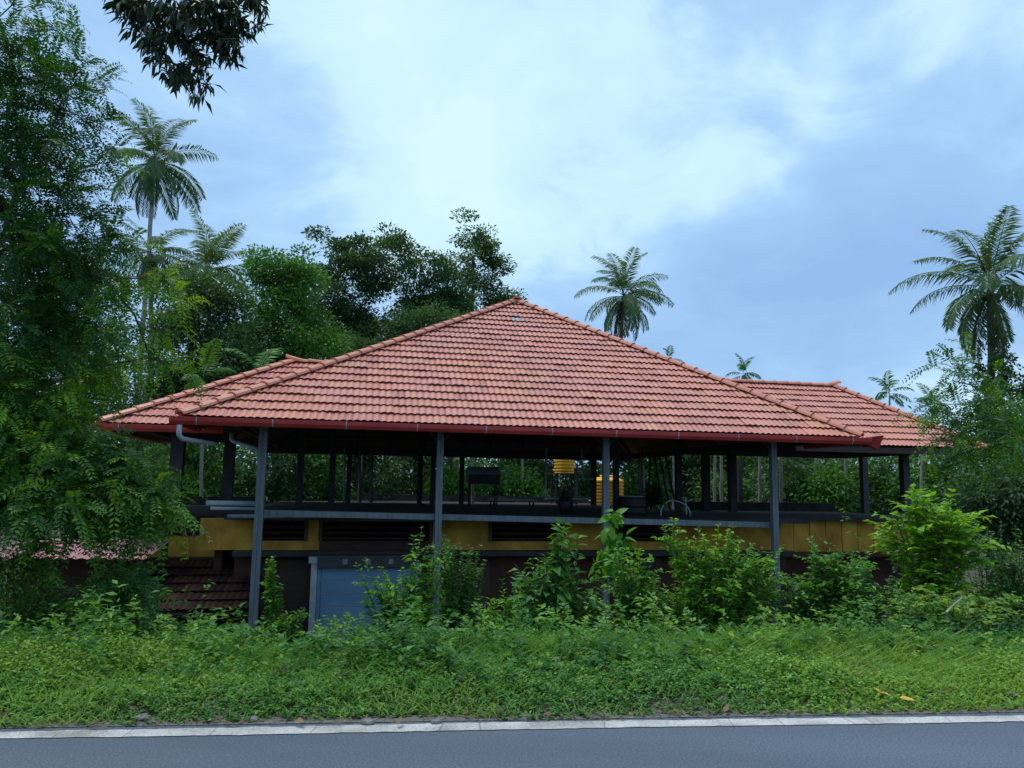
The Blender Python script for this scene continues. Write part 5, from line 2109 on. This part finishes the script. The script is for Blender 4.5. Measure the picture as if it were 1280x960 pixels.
def herbs(n, t0, t1, s0, s1, per, leaf, ratio, tint0, hscale=1.0, keep=None):
    t, s = scatter(n, t0, t1, s0, s1)
    edge = 0.12 + 0.18 * vnoise(t * 1.3 + 9, t * 0 + 2.5)
    ok = s > edge
    sp = vnoise(t * 0.55 + 70, s * 0.8 + 19)
    if keep is not None:
        ok &= keep(sp, rng.random(n))
    t, s, sp = t[ok], s[ok], sp[ok]
    n = len(t)
    h = cover_height(t, s) * hscale * rng.uniform(0.65, 1.25, n)
    x = t * RU[0] + (s + ROAD_EDGE) * RV[0]
    y = t * RU[1] + (s + ROAD_EDGE) * RV[1]
    z = ground_z(x, y)
    lean = rng.normal(0, 0.28, (n, 2))
    f = rng.random((n, per)) ** 0.6
    P = np.stack([x[:, None] + lean[:, :1] * h[:, None] * f, y[:, None] + lean[:, 1:] * h[:, None] * f, z[:, None] + h[:, None] * f], -1)
    P += rng.normal(0, 0.012, P.shape)
    a = rng.random((n, per)) * 6.283
    D = np.stack([np.cos(a), np.sin(a), rng.uniform(-0.35, 0.6, (n, per))], -1)
    N = np.array([0, 0, 1.0]) + rng.normal(0, 0.4, P.shape)
    m = n * per
    sc = rng.uniform(0.6, 1.3, m)
    V, F, k = leaves_quad(P.reshape(-1, 3), D.reshape(-1, 3), N.reshape(-1, 3), leaf * sc, leaf * ratio * sc)
    tn = tint0 + (np.repeat(sp, per) - 0.5) * 0.8 + np.repeat(rng.normal(0, 0.20, n), per) + rng.normal(0, 0.10, m)
    fol.add(V, F, k, tn)


# low creepers near the road, leafier weeds further up, taller ones on the bank
herbs(12500, -7, 8.5, 0.12, 1.4, 12, 0.034, 0.55, 0.70, 1.0, lambda sp, r: r < 0.6 + 1.1 * sp)
herbs(13000, -8, 9.5, 0.7, 3.4, 13, 0.042, 0.5, 0.64, 1.0, lambda sp, r: r < 0.3 + 1.1 * sp)
herbs(900, -8, 9.5, 1.5, 3.7, 28, 0.072, 0.45, 0.5, 2.9, lambda sp, r: r < 1.6 * sp - 0.25)
herbs(420, -8, 9.5, 0.7, 3.2, 26, 0.060, 0.42, 0.5, 2.1)
herbs(260, -8, 9.5, 1.2, 3.4, 30, 0.085, 0.45, 0.35, 2.4)
herbs(4200, -8, 9.5, 1.0, 3.4, 12, 0.075, 0.55, 0.45, 1.3, lambda sp, r: sp < 0.5)
herbs(5200, -10, 11, 2.6, 5.8, 16, 0.075, 0.5, 0.5, 1.25)


def blades(n, t0, t1, s0, s1, L, w, tint0, sel):
    t, s = scatter(n, t0, t1, s0, s1)
    edge = 0.10 + 0.18 * vnoise(t * 1.3 + 9, t * 0 + 2.5)
    g = vnoise(t * 0.8 + 120, s * 1.1 + 55)
    ok = (s > edge) & (rng.random(n) < sel(g))
    t, s, g = t[ok], s[ok], g[ok]
    n = len(t)
    x = t * RU[0] + (s + ROAD_EDGE) * RV[0]
    y = t * RU[1] + (s + ROAD_EDGE) * RV[1]
    P = np.stack([x, y, ground_z(x, y) + cover_height(t, s) * 0.25 * rng.random(n)], -1)
    a = rng.random(n) * 6.283
    D = np.stack([np.cos(a) * 0.6, np.sin(a) * 0.6, rng.uniform(0.5, 1.3, n)], -1)
    N = np.stack([np.cos(a + 1.57), np.sin(a + 1.57), np.zeros(n)], -1) * 0.4 + np.stack([-np.cos(a), -np.sin(a), np.full(n, 0.7)], -1)
    V, F, k = leaves_fold(P, D, N, L * rng.uniform(0.5, 1.4, n) * (0.6 + 0.6 * smooth(0.3, 1.6, s)), w * rng.uniform(0.7, 1.3, n), 0.2, 0.3)
    fol.add(V, F, k, tint0 + (g - 0.5) * 0.4 + rng.normal(0, 0.12, n))


blades(38000, -7, 8.5, 0.10, 2.4, 0.17, 0.0085, 0.85, lambda g: 0.25 + 0.75 * smooth(0.35, 0.65, g))
blades(14000, -8, 9.5, 0.6, 4.5, 0.24, 0.011, 0.7, lambda g: smooth(0.35, 0.7, g))
cover = fol.build('verge_weeds', L_HERB)
fol = Foliage()
blades(1500, -8, 9, 0.4, 3.4, 0.22, 0.005, 0.5, lambda g: 0.15 + 0.85 * smooth(0.45, 0.75, g))
tag(fol.build('dry_stalks', L_DRY), 'thin dry stalks standing among the verge weeds', 'grass', kind='stuff')
fol = Foliage()
nl = 900
t, s_ = rng.uniform(-7, 8.5, nl), 0.10 + np.abs(rng.normal(0, 0.13, nl))
P = np.stack([t * RU[0] + (s_ + ROAD_EDGE) * RV[0], t * RU[1] + (s_ + ROAD_EDGE) * RV[1], np.full(nl, 0.014) + rng.random(nl) * 0.02], -1)
a = rng.random(nl) * 6.283
V, F, k = leaves_fold(P, np.stack([np.cos(a), np.sin(a), rng.normal(0, 0.15, nl)], -1), np.array([0, 0, 1.0]) + rng.normal(0, 0.4, (nl, 3)),
                      rng.uniform(0.015, 0.06, nl), rng.uniform(0.008, 0.026, nl))
fol.add(V, F, k, rng.uniform(0, 1, nl))
tag(fol.build('leaf_litter', L_DRY), 'fine brown leaf litter strewn along the road shoulder', 'leaf litter', kind='stuff')
tag(cover, 'thick low weeds and grass covering the road verge', 'grass', kind='stuff')

# ------------------------------------------------------------------ litter along the road edge
def ground_at(px, py, dz=0.0):
    d = ray(px, py)
    t_ = (dz - ZC) / d[2]
    p = np.array([0, 0, ZC]) + d * t_
    return p


def fallen(px, py, L, W, mat, label, seed, lift=0.02, name='fallen_leaf'):
    rng = np.random.default_rng(seed)
    p = ground_at(px, py, 0.05)
    me = leaf_proto(name, L, W, mat, curl=rng.uniform(-0.35, 0.3), fold=rng.uniform(0.2, 0.6), wavy=0.08, tint=rng.uniform(0.1, 0.8))
    o = link(bpy.data.objects.new(name, me))
    a = rng.random() * 6.28
    z = max(gz(p[0], p[1]), 0.006) + lift
    o.matrix_world = leaf_matrix((p[0], p[1], z), (math.cos(a), math.sin(a), 0.12), (rng.normal(0, 0.3), -0.5, 1), 1.0)
    tag(o, label, 'leaf', 'fallen leaves at the road edge')


for i, (px, py, L, lb) in enumerate(((905, 886, 0.13, 'curled brown fallen leaf below the dense bush, on the grass edge'), (840, 884, 0.10, 'small brown fallen leaf beside the larger curled one'),
                                     (775, 860, 0.12, 'brown leaf caught upright in the verge weeds'), (578, 888, 0.11, 'brown leaf lying at the grass edge below the blue shutter'),
                                     (497, 902, 0.14, 'dry brown leaf on the gritty shoulder'), (158, 884, 0.12, 'brown leaf in the short grass below the feathery bush'),
                                     (215, 884, 0.11, 'tan dead leaf pressed into the short grass'), (10, 888, 0.15, 'rusty dead leaf beside the dark shaded weeds'),
                                     (370, 897, 0.16, 'greyish curled leaf on the dirt of the shoulder'), (690, 888, 0.12, 'grey brown leaf half buried in the grass edge'),
                                     (1055, 870, 0.14, 'dry straw coloured leaf standing in the grass'), (280, 893, 0.10, 'small dead leaf near the tan one'))):
    L *= 0.68
    fallen(px, py, L, L * 0.42, L_DRY, lb, 900 + i, lift=0.05 if py < 880 else 0.025)
fallen(1112, 873, 0.13, 0.05, L_YELLOW, 'bright yellow fallen leaf on the verge grass', 950, 0.06)
fallen(1124, 875, 0.11, 0.05, L_YELLOW, 'yellow fallen leaf overlapping the brighter yellow one', 951, 0.06)


def stone(px, py, r, label, seed):
    rng = np.random.default_rng(seed)
    p = ground_at(px, py, 0.03)
    bm = bmesh.new()
    bmesh.ops.create_icosphere(bm, subdivisions=2, radius=r)
    for v in bm.verts:
        f = 1 + 0.25 * math.sin(v.co.x / r * 3 + seed) * math.cos(v.co.y / r * 2.3 + seed * 2) + rng.normal(0, 0.06)
        v.co = Vector((v.co.x * f * 1.25, v.co.y * f, max(v.co.z * f * 0.7, -r * 0.4)))
    me = bpy.data.meshes.new('stone')
    bm.to_mesh(me)
    bm.free()
    me.materials.append(M_STONE)
    o = link(bpy.data.objects.new('stone', me))
    o.location = (p[0], p[1], max(gz(p[0], p[1]), 0.0) + r * 0.5)
    tag(o, label, 'stone', 'stones at the road edge')


for i, (px, py, r, lb) in enumerate(((1162, 867, 0.04, 'grey round stone on the verge right of the yellow leaves'), (178, 895, 0.035, 'pale stone lying in the short grass'),
                                     (318, 896, 0.03, 'light flat stone at the grass edge'), (545, 899, 0.03, 'small grey stone at the shoulder'), (1265, 870, 0.03, 'whitish stone at the far right of the verge'),
                                     (460, 900, 0.035, 'brown grey stone beside the dry leaf on the shoulder'))):
    stone(px, py, r, lb, i + 3)
# stick
a, b = at(1183, 766, 8.6), at(1203, 747, 8.9)
o = MB().tube([(0, 0, 0), tuple((b - a) * 0.5 + [0, 0, 0.01]), tuple(b - a)], [0.011, 0.010, 0.008], 7).build('stick', M_PALEBARK)
o.location = a
tag(o, 'bare grey stick poking out of the weeds below the sapling', 'stick')
